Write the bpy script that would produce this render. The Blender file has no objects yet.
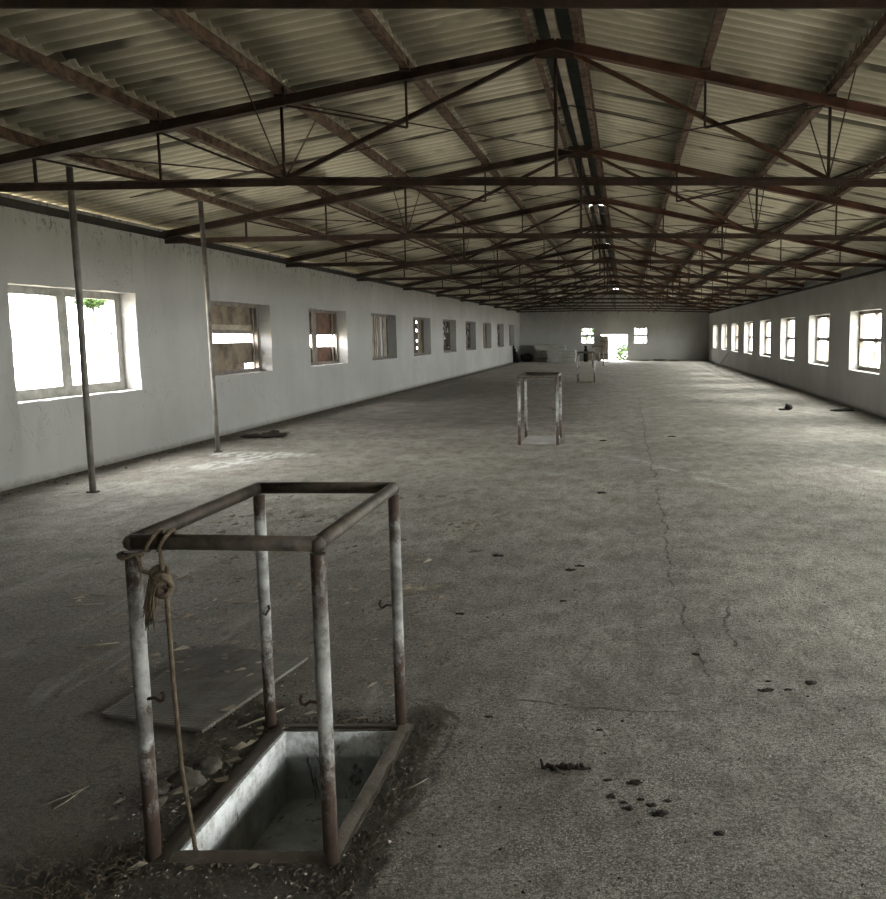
import bpy, bmesh, math, random
from mathutils import Vector, Matrix, noise as mnoise

C = bpy.context.scene.collection
S = bpy.context.scene
random.seed(7)
PI = math.pi

# ------------------------------------------------------------------ camera, sky, exposure
EYE = 1.65
cam_d = bpy.data.cameras.new('camera')
cam_d.sensor_fit = 'HORIZONTAL'
cam_d.sensor_width = 36.0
cam_d.lens = 900 / 886 * 36.0
cam_d.shift_x = -(626 - 443) / 886
cam_d.shift_y = 0.0
cam_d.clip_start = 0.05
cam_d.clip_end = 400
cam = bpy.data.objects.new('camera', cam_d)
C.objects.link(cam)
cam.location = (0, 0, EYE)
cam.rotation_euler = (PI / 2 - math.atan(115.5 / 900), 0, 0)
S.camera = cam

w = bpy.data.worlds.new('overcast_sky')
S.world = w
w.use_nodes = True
bg = w.node_tree.nodes['Background']
bg.inputs['Color'].default_value = (1.0, 0.985, 0.965, 1)
bg.inputs['Strength'].default_value = 9.0

# hazy sun, spread wide by thin cloud, low over the right-hand side
sun_d = bpy.data.lights.new('hazy_sun', 'SUN')
sun_d.energy = 1.3; sun_d.angle = math.radians(22); sun_d.color = (1.0, 0.96, 0.88)
sun = bpy.data.objects.new('hazy_sun', sun_d); C.objects.link(sun)
sun.rotation_euler = Vector((-1.0, -0.06, -0.62)).to_track_quat('-Z', 'Y').to_euler()
sun.location = (20, 10, 15)

S.view_settings.view_transform = 'Standard'
S.view_settings.look = 'None'
S.view_settings.gamma = 1.0
S.view_settings.use_curve_mapping = False
S.view_settings.exposure = 2.15
S.cycles.use_denoising = True
S.cycles.denoising_prefilter = 'ACCURATE'
S.cycles.denoising_input_passes = 'RGB_ALBEDO_NORMAL'
S.cycles.max_bounces = 14
S.cycles.diffuse_bounces = 9
S.cycles.transparent_max_bounces = 16
S.cycles.sample_clamp_indirect = 6.0
S.cycles.caustics_reflective = False
S.cycles.caustics_refractive = False

# ------------------------------------------------------------------ dimensions (metres)
XL, XR = -6.6, 5.15            # inner faces of the long walls
YF, YB = -5.0, 56.5            # inner faces of the end walls
TH = 0.31                      # wall thickness
ZL, ZR = 3.0, 2.9              # wall heights
RX = -0.64                     # ridge line
NODES = [0.22, 1.36, 2.50, 3.64, 4.79]
TRUSS_Y = [3.98] + [3.9 + 4.63 * k for k in range(1, 12)]
L_WIN = [9.75 + 4.6 * k for k in range(10)]      # near edges
R_WIN = [18.35 + 4.67 * k for k in range(-5, 8)]
WW = 2.52
def chord_z(s): return 4.25 - 0.2 * s


# ------------------------------------------------------------------ materials
def mat(name):
    m = bpy.data.materials.new(name)
    m.use_nodes = True
    nt = m.node_tree
    b = nt.nodes['Principled BSDF']
    b.inputs['Roughness'].default_value = 0.9
    b.inputs['Specular IOR Level'].default_value = 0.25
    return m, nt, b

class N:
    """small helper to wire shader nodes"""
    def __init__(self, nt): self.nt = nt
    def new(self, t, **kw):
        n = self.nt.nodes.new(t)
        for k, v in kw.items(): setattr(n, k, v)
        return n
    def link(self, a, b): self.nt.links.new(a, b)
    def setin(self, sock, v):
        if hasattr(v, 'is_output') or isinstance(v, bpy.types.NodeSocket): self.link(v, sock)
        else: sock.default_value = v
    def pos(self, obj=False):
        if obj: return self.new('ShaderNodeTexCoord').outputs['Object']
        return self.new('ShaderNodeNewGeometry').outputs['Position']
    def scale(self, v, s):
        n = self.new('ShaderNodeMapping'); self.link(v, n.inputs['Vector'])
        n.inputs['Scale'].default_value = s
        return n.outputs[0]
    def noise(self, v, scale, detail=4, rough=0.55, dist=0.0):
        n = self.new('ShaderNodeTexNoise'); self.link(v, n.inputs['Vector'])
        n.inputs['Scale'].default_value = scale; n.inputs['Detail'].default_value = detail
        n.inputs['Roughness'].default_value = rough; n.inputs['Distortion'].default_value = dist
        return n.outputs['Fac']
    def ramp(self, f, a, b, c0=0.0, c1=1.0):
        n = self.new('ShaderNodeMapRange'); n.clamp = True
        self.setin(n.inputs['Value'], f)
        n.inputs['From Min'].default_value = a; n.inputs['From Max'].default_value = b
        n.inputs['To Min'].default_value = c0; n.inputs['To Max'].default_value = c1
        return n.outputs[0]
    def math(self, op, a, b=0.0, c=None):
        n = self.new('ShaderNodeMath', operation=op)
        self.setin(n.inputs[0], a); self.setin(n.inputs[1], b)
        if c is not None: self.setin(n.inputs[2], c)
        return n.outputs[0]
    def mix(self, f, a, b):
        n = self.new('ShaderNodeMix', data_type='RGBA')
        self.setin(n.inputs['Factor'], f)
        self.setin(n.inputs['A'], a if not isinstance(a, tuple) else (*a, 1))
        self.setin(n.inputs['B'], b if not isinstance(b, tuple) else (*b, 1))
        return n.outputs['Result']
    def xyz(self, v):
        n = self.new('ShaderNodeSeparateXYZ'); self.link(v, n.inputs[0]); return n.outputs
    def bump(self, h, strength, dist, bsdf):
        n = self.new('ShaderNodeBump'); self.link(h, n.inputs['Height'])
        n.inputs['Strength'].default_value = strength; n.inputs['Distance'].default_value = dist
        self.link(n.outputs[0], bsdf.inputs['Normal'])
    def seg(self, p, a, b, width, soft):
        """1 on the ground line from a to b, 0 away from it"""
        ab = Vector((b[0] - a[0], b[1] - a[1], 0)); L2 = ab.length_squared
        s = self.new('ShaderNodeVectorMath', operation='SUBTRACT'); self.link(p, s.inputs[0]); s.inputs[1].default_value = (a[0], a[1], 0)
        d = self.new('ShaderNodeVectorMath', operation='DOT_PRODUCT'); self.link(s.outputs[0], d.inputs[0]); d.inputs[1].default_value = ab / L2
        t = self.new('ShaderNodeClamp'); self.link(d.outputs['Value'], t.inputs[0])
        m = self.new('ShaderNodeVectorMath', operation='SCALE'); m.inputs[0].default_value = ab; self.link(t.outputs[0], m.inputs['Scale'])
        q = self.new('ShaderNodeVectorMath', operation='DISTANCE'); self.link(s.outputs[0], q.inputs[0]); self.link(m.outputs[0], q.inputs[1])
        return self.ramp(q.outputs['Value'], width, width + soft, 1, 0)

def simple(name, col, rough=0.85, var=0.35, scale=8, bump=0.3, col2=None, spec=0.25, bscale=60, thr=(0.35, 0.65)):
    m, nt, b = mat(name); n = N(nt); p = n.pos(True)
    c2 = col2 or tuple(x * (1 - var) for x in col)
    f = n.ramp(n.noise(p, scale, 6, 0.65), *thr)
    n.link(n.mix(f, col, c2), b.inputs['Base Color'])
    b.inputs['Roughness'].default_value = rough
    b.inputs['Specular IOR Level'].default_value = spec
    if bump: n.bump(n.noise(p, bscale, 5, 0.7), bump, 0.01, b)
    return m

def make_wall():
    m, nt, b = mat('whitewashed_plaster'); n = N(nt); p = n.pos()
    x = n.xyz(p)
    big = n.ramp(n.noise(p, 0.55, 5, 0.6), 0.35, 0.7)
    col = n.mix(big, (0.35, 0.347, 0.333), (0.285, 0.283, 0.27))
    mid = n.ramp(n.noise(n.scale(p, (1, 1, 0.35)), 2.2, 6, 0.7), 0.5, 0.78)
    col = n.mix(n.math('MULTIPLY', mid, 0.5), col, (0.27, 0.265, 0.245))
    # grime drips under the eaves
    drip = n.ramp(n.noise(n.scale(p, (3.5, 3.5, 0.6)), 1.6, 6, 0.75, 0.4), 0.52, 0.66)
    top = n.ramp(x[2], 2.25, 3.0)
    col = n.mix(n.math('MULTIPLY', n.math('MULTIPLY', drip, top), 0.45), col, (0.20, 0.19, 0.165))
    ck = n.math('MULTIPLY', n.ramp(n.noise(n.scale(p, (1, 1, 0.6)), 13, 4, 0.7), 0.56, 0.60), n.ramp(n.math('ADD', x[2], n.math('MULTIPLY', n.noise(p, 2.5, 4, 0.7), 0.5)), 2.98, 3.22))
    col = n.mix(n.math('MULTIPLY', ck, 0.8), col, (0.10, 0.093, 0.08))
    # dark knocks and flakes
    fl = n.ramp(n.noise(p, 7.0, 3, 0.5, 0.6), 0.735, 0.76)
    col = n.mix(n.math('MULTIPLY', fl, 0.7), col, (0.14, 0.13, 0.11))
    cr = n.noise(p, 1.1, 4, 0.6, 1.5)
    crk = n.ramp(n.math('ABSOLUTE', n.math('SUBTRACT', cr, 0.5)), 0.0, 0.004, 1, 0)
    col = n.mix(n.math('MULTIPLY', crk, n.ramp(n.noise(p, 0.4, 2), 0.5, 0.6, 0, 0.55)), col, (0.12, 0.11, 0.1))
    # dust splashed along the foot
    foot = n.math('ADD', x[2], n.math('MULTIPLY', n.noise(p, 9, 6, 0.8), -0.12))
    col = n.mix(n.ramp(foot, -0.05, 0.03, 0.8, 0), col, (0.13, 0.12, 0.10))
    n.link(col, b.inputs['Base Color'])
    h = n.math('ADD', n.noise(p, 5, 6, 0.65), n.math('MULTIPLY', n.noise(p, 40, 3, 0.6), 0.25))
    n.bump(h, 0.6, 0.02, b)
    return m

def make_floor():
    m, nt, b = mat('dusty_concrete'); n = N(nt); p = n.pos()
    x = n.xyz(p)
    f1 = n.ramp(n.noise(p, 0.6, 8, 0.72), 0.38, 0.62)
    col = n.mix(f1, (0.72, 0.672, 0.595), (0.42, 0.388, 0.336))
    f2 = n.ramp(n.noise(n.scale(p, (1, 0.55, 1)), 3.2, 8, 0.72), 0.42, 0.7)
    col = n.mix(n.math('MULTIPLY', f2, 0.7), col, (0.20, 0.183, 0.155))
    # trodden earth and chaff on the left, around the hatch and along the hay side
    left = n.ramp(n.math('ADD', x[0], n.math('MULTIPLY', n.noise(p, 1.1, 5, 0.7), 1.8)), -0.9, 1.1, 1, 0)
    near = n.ramp(n.math('ADD', x[1], n.math('MULTIPLY', n.noise(p, 0.8, 5, 0.7), 3.0)), 5.5, 9.5, 1, 0)
    col = n.mix(n.math('MULTIPLY', n.math('MULTIPLY', left, near), 0.9), col, (0.15, 0.124, 0.096))
    hay = n.ramp(n.math('ADD', x[1], n.math('MULTIPLY', n.noise(p, 0.5, 4, 0.7), 3.0)), 17.0, 18.5)
    hay2 = n.ramp(n.math('ADD', x[1], n.math('MULTIPLY', n.noise(p, 0.4, 4, 0.7), 6.0)), 33, 38, 1, 0)
    side = n.ramp(n.math('ADD', x[0], n.math('MULTIPLY', n.noise(p, 0.6, 4, 0.7), 3.2)), 0.2, 1.5, 1, 0)
    col = n.mix(n.math('MULTIPLY', n.math('MULTIPLY', hay, hay2), n.math('MULTIPLY', side, 0.8)), col, (0.13, 0.115, 0.092))
    m3 = n.ramp(n.noise(n.scale(p, (1, 0.5, 1)), 6.5, 9, 0.8), 0.47, 0.58)
    col = n.mix(n.math('MULTIPLY', m3, 0.62), col, (0.155, 0.143, 0.122))
    g = n.ramp(n.noise(p, 48, 4, 0.8), 0.47, 0.56)
    col = n.mix(n.math('MULTIPLY', g, 0.72), col, (0.085, 0.076, 0.063))
    gg = n.ramp(n.noise(p, 170, 2, 0.7), 0.44, 0.56)
    col = n.mix(n.math('MULTIPLY', gg, 0.68), col, (0.075, 0.066, 0.053))
    sp = n.ramp(n.noise(p, 110, 1.5, 0.6), 0.555, 0.62)
    col = n.mix(n.math('MULTIPLY', n.math('MULTIPLY', sp, n.ramp(n.noise(p, 2.5, 5, 0.75), 0.42, 0.58, 0.15, 1.0)), n.math('SUBTRACT', 0.85, n.math('MULTIPLY', n.math('MULTIPLY', left, near), 0.75))), col, (0.66, 0.63, 0.57))
    dk = n.ramp(n.math('ADD', n.noise(n.scale(p, (1, 0.6, 1)), 11, 5, 0.8, 0.6), n.math('MULTIPLY', n.math('MULTIPLY', left, near), 0.045)), 0.60, 0.66)
    col = n.mix(n.math('MULTIPLY', dk, 0.75), col, (0.07, 0.063, 0.052))
    rub = n.ramp(n.noise(n.scale(p, (2.5, 0.5, 1)), 1.6, 6, 0.75, 0.5), 0.57, 0.74)
    col = n.mix(n.math('MULTIPLY', rub, 0.38), col, (0.50, 0.485, 0.45))
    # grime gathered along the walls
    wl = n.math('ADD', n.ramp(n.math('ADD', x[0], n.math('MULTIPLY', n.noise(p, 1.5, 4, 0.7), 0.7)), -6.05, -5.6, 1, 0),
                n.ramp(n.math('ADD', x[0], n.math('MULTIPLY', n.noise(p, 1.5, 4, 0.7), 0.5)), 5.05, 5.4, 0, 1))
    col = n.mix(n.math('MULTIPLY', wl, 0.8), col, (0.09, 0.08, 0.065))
    # wobbly position for the hand-made lines
    wob = n.new('ShaderNodeTexNoise'); n.link(p, wob.inputs['Vector']); wob.inputs['Scale'].default_value = 2.3; wob.inputs['Detail'].default_value = 5
    sub = n.new('ShaderNodeVectorMath', operation='SUBTRACT'); n.link(wob.outputs['Color'], sub.inputs[0]); sub.inputs[1].default_value = (0.5, 0.5, 0.5)
    mul = n.new('ShaderNodeVectorMath', operation='MULTIPLY'); n.link(sub.outputs[0], mul.inputs[0]); mul.inputs[1].default_value = (0.22, 0.22, 0)
    add = n.new('ShaderNodeVectorMath', operation='ADD'); n.link(p, add.inputs[0]); n.link(mul.outputs[0], add.inputs[1])
    pw = add.outputs[0]
    brk = n.ramp(n.noise(p, 3.5, 4, 0.7), 0.36, 0.5)
    whitish = None  # whitish streaks across the floor, soft-edged and broken up by noise
    for a, bb in (((-0.1, 12.2), (0.54, 10.9)), ((0.85, 10.3), (1.35, 9.3)), ((2.15, 12.2), (2.75, 11.4)), ((2.75, 11.4), (3.3, 10.2))):
        s = n.seg(pw, a, bb, 0.0, 0.14); whitish = s if whitish is None else n.math('MAXIMUM', whitish, s)
    col = n.mix(n.math('MULTIPLY', n.math('MULTIPLY', whitish, n.ramp(n.noise(p, 7, 5, 0.75), 0.42, 0.62)), 0.6), col, (0.66, 0.65, 0.62))
    # lime wash spilt at the foot of the second post
    pud = n.seg(pw, (-5.45, 12.35), (-4.55, 12.25), 0.22, 0.10)
    pud = n.math('MAXIMUM', pud, n.seg(pw, (-5.2, 11.2), (-5.0, 11.9), 0.18, 0.16))
    blot = n.ramp(n.noise(n.scale(p, (1, 0.4, 1)), 9, 4, 0.7), 0.42, 0.58)
    col = n.mix(n.math('MULTIPLY', n.math('MULTIPLY', pud, blot), 0.8), col, (0.60, 0.60, 0.58))
    # bare soil packed round the hatch
    pk = n.math('MAXIMUM', n.seg(pw, (-0.86, 2.45), (-0.86, 3.75), 0.06, 0.06), n.math('MAXIMUM', n.seg(pw, (-1.6, 2.5), (-1.58, 3.75), 0.08, 0.14), n.seg(pw, (-1.7, 2.52), (-0.9, 2.48), 0.06, 0.14)))
    pkn = n.ramp(n.math('ADD', pk, n.math('MULTIPLY', n.math('SUBTRACT', n.noise(p, 12, 6, 0.8), 0.5), 2.2)), 0.35, 0.75)
    pkn = n.math('MULTIPLY', pkn, n.ramp(pk, 0.0, 0.15))
    col = n.mix(n.math('MULTIPLY', pkn, 0.8), col, (0.075, 0.064, 0.05))
    wr = n.math('MULTIPLY', n.seg(pw, (0.2, 15), (0.25, 3.9), 0.02, 0.42), n.ramp(n.noise(p, 9, 7, 0.8), 0.42, 0.58))
    col = n.mix(n.math('MULTIPLY', wr, 0.5), col, (0.13, 0.12, 0.10))
    # joint and cracks
    crk = None
    for a, bb in (((0.35, 24), (0.31, 14)), ((0.31, 14), (0.34, 10.1)), ((0.34, 9.7), (0.32, 5.7)), ((0.32, 5.5), (0.40, 4.1)), ((0.62, 5.4), (0.56, 4.6)),
                  ((0.2, 3.75), (-0.3, 3.85)), ((-0.3, 3.85), (-0.6, 3.95)), ((-2.9, 4.9), (-2.3, 5.9))):
        s = n.seg(pw, a, bb, 0.003, 0.011); crk = s if crk is None else n.math('MAXIMUM', crk, s)
    for a, bb in (((-1.0, 3.92), (-0.82, 3.82)), ((-0.82, 3.82), (-0.71, 3.64)), ((-0.71, 3.64), (-0.71, 3.42)), ((-0.71, 3.42), (-0.74, 3.15)), ((-0.74, 3.15), (-0.8, 2.5))):
        s = n.seg(pw, a, bb, 0.003, 0.022); crk = n.math('MAXIMUM', crk, s)
    col = n.mix(n.math('MULTIPLY', n.math('MULTIPLY', crk, n.ramp(n.noise(p, 6, 5, 0.75), 0.40, 0.53, 0.0, 1.0)), 0.85), col, (0.055, 0.05, 0.042))
    n.link(col, b.inputs['Base Color'])
    b.inputs['Roughness'].default_value = 0.8
    h = n.math('ADD', n.math('MULTIPLY', n.noise(p, 3, 5, 0.6), 1.2), n.math('MULTIPLY', n.noise(p, 22, 6, 0.8), 2.2))
    h = n.math('SUBTRACT', h, n.math('MULTIPLY', crk, 0.15))
    n.bump(h, 0.75, 0.03, b)
    return m

def make_sheet():
    m, nt, b = mat('fibre_cement_sheet'); n = N(nt); p = n.pos()
    x = n.xyz(p)
    sid = n.math('FLOOR', n.math('DIVIDE', x[1], 0.875))
    row = n.math('FLOOR', n.math('DIVIDE', n.math('ADD', n.math('ABSOLUTE', n.math('SUBTRACT', x[0], RX)), -0.22), 1.14))
    cmb = n.new('ShaderNodeCombineXYZ'); n.link(sid, cmb.inputs[0]); n.link(row, cmb.inputs[1]); n.link(n.math('SIGN', n.math('SUBTRACT', x[0], RX)), cmb.inputs[2])
    wn = n.new('ShaderNodeTexWhiteNoise', noise_dimensions='3D'); n.link(cmb.outputs[0], wn.inputs['Vector'])
    col = n.mix(wn.outputs['Value'], (0.74, 0.70, 0.575), (0.55, 0.515, 0.415))
    st = n.ramp(n.noise(n.scale(p, (0.35, 3.0, 1)), 2.4, 6, 0.7), 0.42, 0.72)
    col = n.mix(n.math('MULTIPLY', st, 0.7), col, (0.36, 0.335, 0.25))
    blot = n.ramp(n.noise(p, 1.3, 5, 0.7), 0.5, 0.72)
    col = n.mix(n.math('MULTIPLY', blot, 0.5), col, (0.25, 0.235, 0.175))
    # darker in the hollows, paler on the crests, broken up by noise
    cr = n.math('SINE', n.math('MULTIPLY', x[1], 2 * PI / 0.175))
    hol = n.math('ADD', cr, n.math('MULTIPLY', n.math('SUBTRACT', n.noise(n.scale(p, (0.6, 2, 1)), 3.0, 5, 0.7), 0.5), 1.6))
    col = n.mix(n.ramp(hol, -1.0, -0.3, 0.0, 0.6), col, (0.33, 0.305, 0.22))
    # soot and moss caught at the side laps of some sheets
    fr = n.math('FRACT', n.math('DIVIDE', n.math('SUBTRACT', x[1], 0.095), 0.875))
    lap = n.ramp(n.math('ABSOLUTE', n.math('SUBTRACT', fr, 0.5)), 0.41, 0.455)
    lap = n.math('MULTIPLY', lap, n.ramp(n.noise(n.scale(p, (0.45, 0.9, 0.5)), 1.7, 3), 0.48, 0.56))
    col = n.mix(n.math('MULTIPLY', lap, 0.88), col, (0.075, 0.068, 0.05))
    # darker beside the purlins, more so on the right slope
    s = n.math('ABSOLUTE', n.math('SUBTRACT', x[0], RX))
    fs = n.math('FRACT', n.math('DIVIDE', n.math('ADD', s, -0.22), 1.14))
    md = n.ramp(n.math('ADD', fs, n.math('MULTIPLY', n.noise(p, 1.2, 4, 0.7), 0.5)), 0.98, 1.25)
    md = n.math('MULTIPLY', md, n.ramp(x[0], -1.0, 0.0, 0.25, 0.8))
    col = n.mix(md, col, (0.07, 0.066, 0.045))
    n.link(col, b.inputs['Base Color'])
    n.bump(n.noise(p, 35, 4, 0.6), 0.25, 0.01, b)
    return m

M = {}
M['wall'] = make_wall()
M['floor'] = make_floor()
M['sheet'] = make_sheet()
M['rust'] = simple('rusty_steel', (0.15, 0.075, 0.042), 0.75, 0.5, 5, 0.4, (0.055, 0.032, 0.022))
M['rust_red'] = simple('red_oxide_steel', (0.145, 0.068, 0.045), 0.7, 0.5, 3, 0.3, (0.07, 0.038, 0.028))
M['rust_dark'] = simple('dark_rusty_steel', (0.07, 0.042, 0.03), 0.7, 0.5, 7, 0.4, (0.03, 0.021, 0.016))
M['purlin'] = simple('purlin_rust', (0.14, 0.09, 0.06), 0.85, 0.5, 9, 0.7, (0.045, 0.03, 0.021), thr=(0.4, 0.6))
M['dark_plate'] = simple('blackened_timber', (0.035, 0.03, 0.026), 0.85, 0.5, 4, 0.5)
M['moss'] = simple('mossy_ridge_sheet', (0.05, 0.06, 0.052), 0.8, 0.5, 4, 0.4)
M['old_wood'] = simple('weathered_timber', (0.38, 0.34, 0.27), 0.85, 0.4, 3, 0.4, (0.2, 0.175, 0.135))
M['board'] = simple('dirty_board', (0.23, 0.185, 0.135), 0.85, 0.5, 3, 0.5, (0.09, 0.07, 0.05))
M['frame_grey'] = simple('grey_window_paint', (0.36, 0.35, 0.32), 0.7, 0.4, 6, 0.3, (0.2, 0.19, 0.165))
M['frame_dark'] = simple('worn_brown_window_paint', (0.20, 0.175, 0.15), 0.7, 0.4, 6, 0.3, (0.11, 0.09, 0.075))
M['grey_sheet'] = simple('old_cement_boards', (0.40, 0.40, 0.37), 0.9, 0.3, 2, 0.3)
M['rope'] = simple('hemp_rope', (0.15, 0.115, 0.078), 0.95, 0.4, 40, 0.5)
M['black'] = simple('black_plastic', (0.02, 0.019, 0.018), 0.95, 0.3, 5, 0.3, spec=0.08)
M['dung'] = simple('dried_dung', (0.04, 0.033, 0.026), 0.95, 0.4, 30, 0.6)
M['stone'] = simple('dusty_rubble', (0.095, 0.083, 0.068), 0.95, 0.4, 14, 0.6)
M['straw'] = simple('pale_straw', (0.34, 0.30, 0.235), 0.9, 0.35, 20, 0)
M['soil'] = simple('dry_soil', (0.12, 0.10, 0.078), 0.95, 0.4, 18, 0.5)
M['fleck'] = simple('pale_grit', (0.60, 0.57, 0.51), 0.95, 0.4, 18, 0)
M['yard'] = simple('dry_yard', (0.40, 0.37, 0.31), 0.95, 0.25, 0.5, 0)
M['leaf'] = simple('leaves', (0.03, 0.06, 0.012), 0.8, 0.5, 2, 0)
M['bark'] = simple('bark', (0.08, 0.06, 0.045), 0.95, 0.4, 6, 0)
M['film'] = simple('dusty_film', (0.45, 0.44, 0.42), 0.7, 0.3, 6, 0.2)
M['curtain'] = simple('corrugated_tin', (0.30, 0.28, 0.25), 0.6, 0.4, 3, 0.2, (0.13, 0.12, 0.10))
M['concrete'] = simple('kerb_concrete', (0.125, 0.105, 0.083), 0.9, 0.4, 10, 0.5)

def make_post():
    m, nt, b = mat('worn_white_pipe_paint'); n = N(nt); p = n.pos(True); x = n.xyz(p)
    f = n.noise(n.scale(p, (1, 1, 0.6)), 18, 6, 0.75)
    # rust climbs from the foot and hangs under the rail; bare patches between
    low = n.ramp(x[2], 0.10, 0.50, 0.26, 0.0)
    high = n.ramp(x[2], 0.78, 1.0, 0.0, 0.22)
    t = n.math('ADD', f, n.math('ADD', low, high))
    r = n.ramp(t, 0.52, 0.68)
    rust = n.mix(n.noise(p, 25, 4, 0.6), (0.10, 0.066, 0.05), (0.045, 0.033, 0.027))
    paint = n.mix(n.ramp(n.noise(p, 9, 4, 0.6), 0.4, 0.65), (0.40, 0.40, 0.385), (0.15, 0.146, 0.135))
    n.link(n.mix(r, paint, rust), b.inputs['Base Color'])
    b.inputs['Roughness'].default_value = 0.65
    n.bump(t, 0.3, 0.006, b)
    return m
M['post'] = make_post()

def make_pit():
    m, nt, b = mat('hatch_plaster'); n = N(nt); p = n.pos(); x = n.xyz(p)
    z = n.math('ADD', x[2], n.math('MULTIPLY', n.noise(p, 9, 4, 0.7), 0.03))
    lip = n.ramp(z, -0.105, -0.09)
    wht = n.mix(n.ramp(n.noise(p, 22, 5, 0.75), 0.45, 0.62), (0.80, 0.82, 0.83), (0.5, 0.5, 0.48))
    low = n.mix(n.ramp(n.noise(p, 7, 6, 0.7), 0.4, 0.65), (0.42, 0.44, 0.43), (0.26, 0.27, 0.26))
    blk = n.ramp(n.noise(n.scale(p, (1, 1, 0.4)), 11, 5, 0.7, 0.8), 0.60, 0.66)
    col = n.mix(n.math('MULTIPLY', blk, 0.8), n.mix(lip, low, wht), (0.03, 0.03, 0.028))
    n.link(col, b.inputs['Base Color'])
    n.bump(n.noise(p, 30, 5, 0.7), 0.6, 0.02, b)
    return m
M['pit'] = make_pit()

def make_plate():
    m, nt, b = mat('ribbed_iron_plate'); n = N(nt); p = n.pos(True)
    wv = n.new('ShaderNodeTexWave', wave_type='BANDS', bands_direction='Y'); n.link(p, wv.inputs['Vector'])
    wv.inputs['Scale'].default_value = 16; wv.inputs['Distortion'].default_value = 0.4
    f = n.ramp(n.noise(p, 6, 6, 0.7), 0.35, 0.7)
    n.link(n.mix(f, (0.175, 0.165, 0.15), (0.095, 0.085, 0.07)), b.inputs['Base Color'])
    b.inputs['Roughness'].default_value = 0.7
    n.bump(wv.outputs['Fac'], 0.5, 0.006, b)
    return m
M['plate'] = make_plate()

def make_glass():
    m = bpy.data.materials.new('old_window_glass'); m.use_nodes = True
    nt = m.node_tree; nt.nodes.clear()
    o = nt.nodes.new('ShaderNodeOutputMaterial'); t = nt.nodes.new('ShaderNodeBsdfTransparent')
    t.inputs['Color'].default_value = (0.93, 0.95, 0.94, 1)
    g = nt.nodes.new('ShaderNodeBsdfGlossy'); g.inputs['Roughness'].default_value = 0.06
    lw = nt.nodes.new('ShaderNodeLayerWeight'); lw.inputs['Blend'].default_value = 0.5
    pw = nt.nodes.new('ShaderNodeMath'); pw.operation = 'POWER'; pw.inputs[1].default_value = 5.0
    nt.links.new(lw.outputs['Facing'], pw.inputs[0])
    fr = nt.nodes.new('ShaderNodeMath'); fr.operation = 'MULTIPLY_ADD'; fr.inputs[1].default_value = 0.5; fr.inputs[2].default_value = 0.03
    nt.links.new(pw.outputs[0], fr.inputs[0])
    mx = nt.nodes.new('ShaderNodeMixShader')
    nt.links.new(fr.outputs[0], mx.inputs[0]); nt.links.new(t.outputs[0], mx.inputs[1]); nt.links.new(g.outputs[0], mx.inputs[2])
    nt.links.new(mx.outputs[0], o.inputs['Surface'])
    return m
M['glass'] = make_glass()

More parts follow.
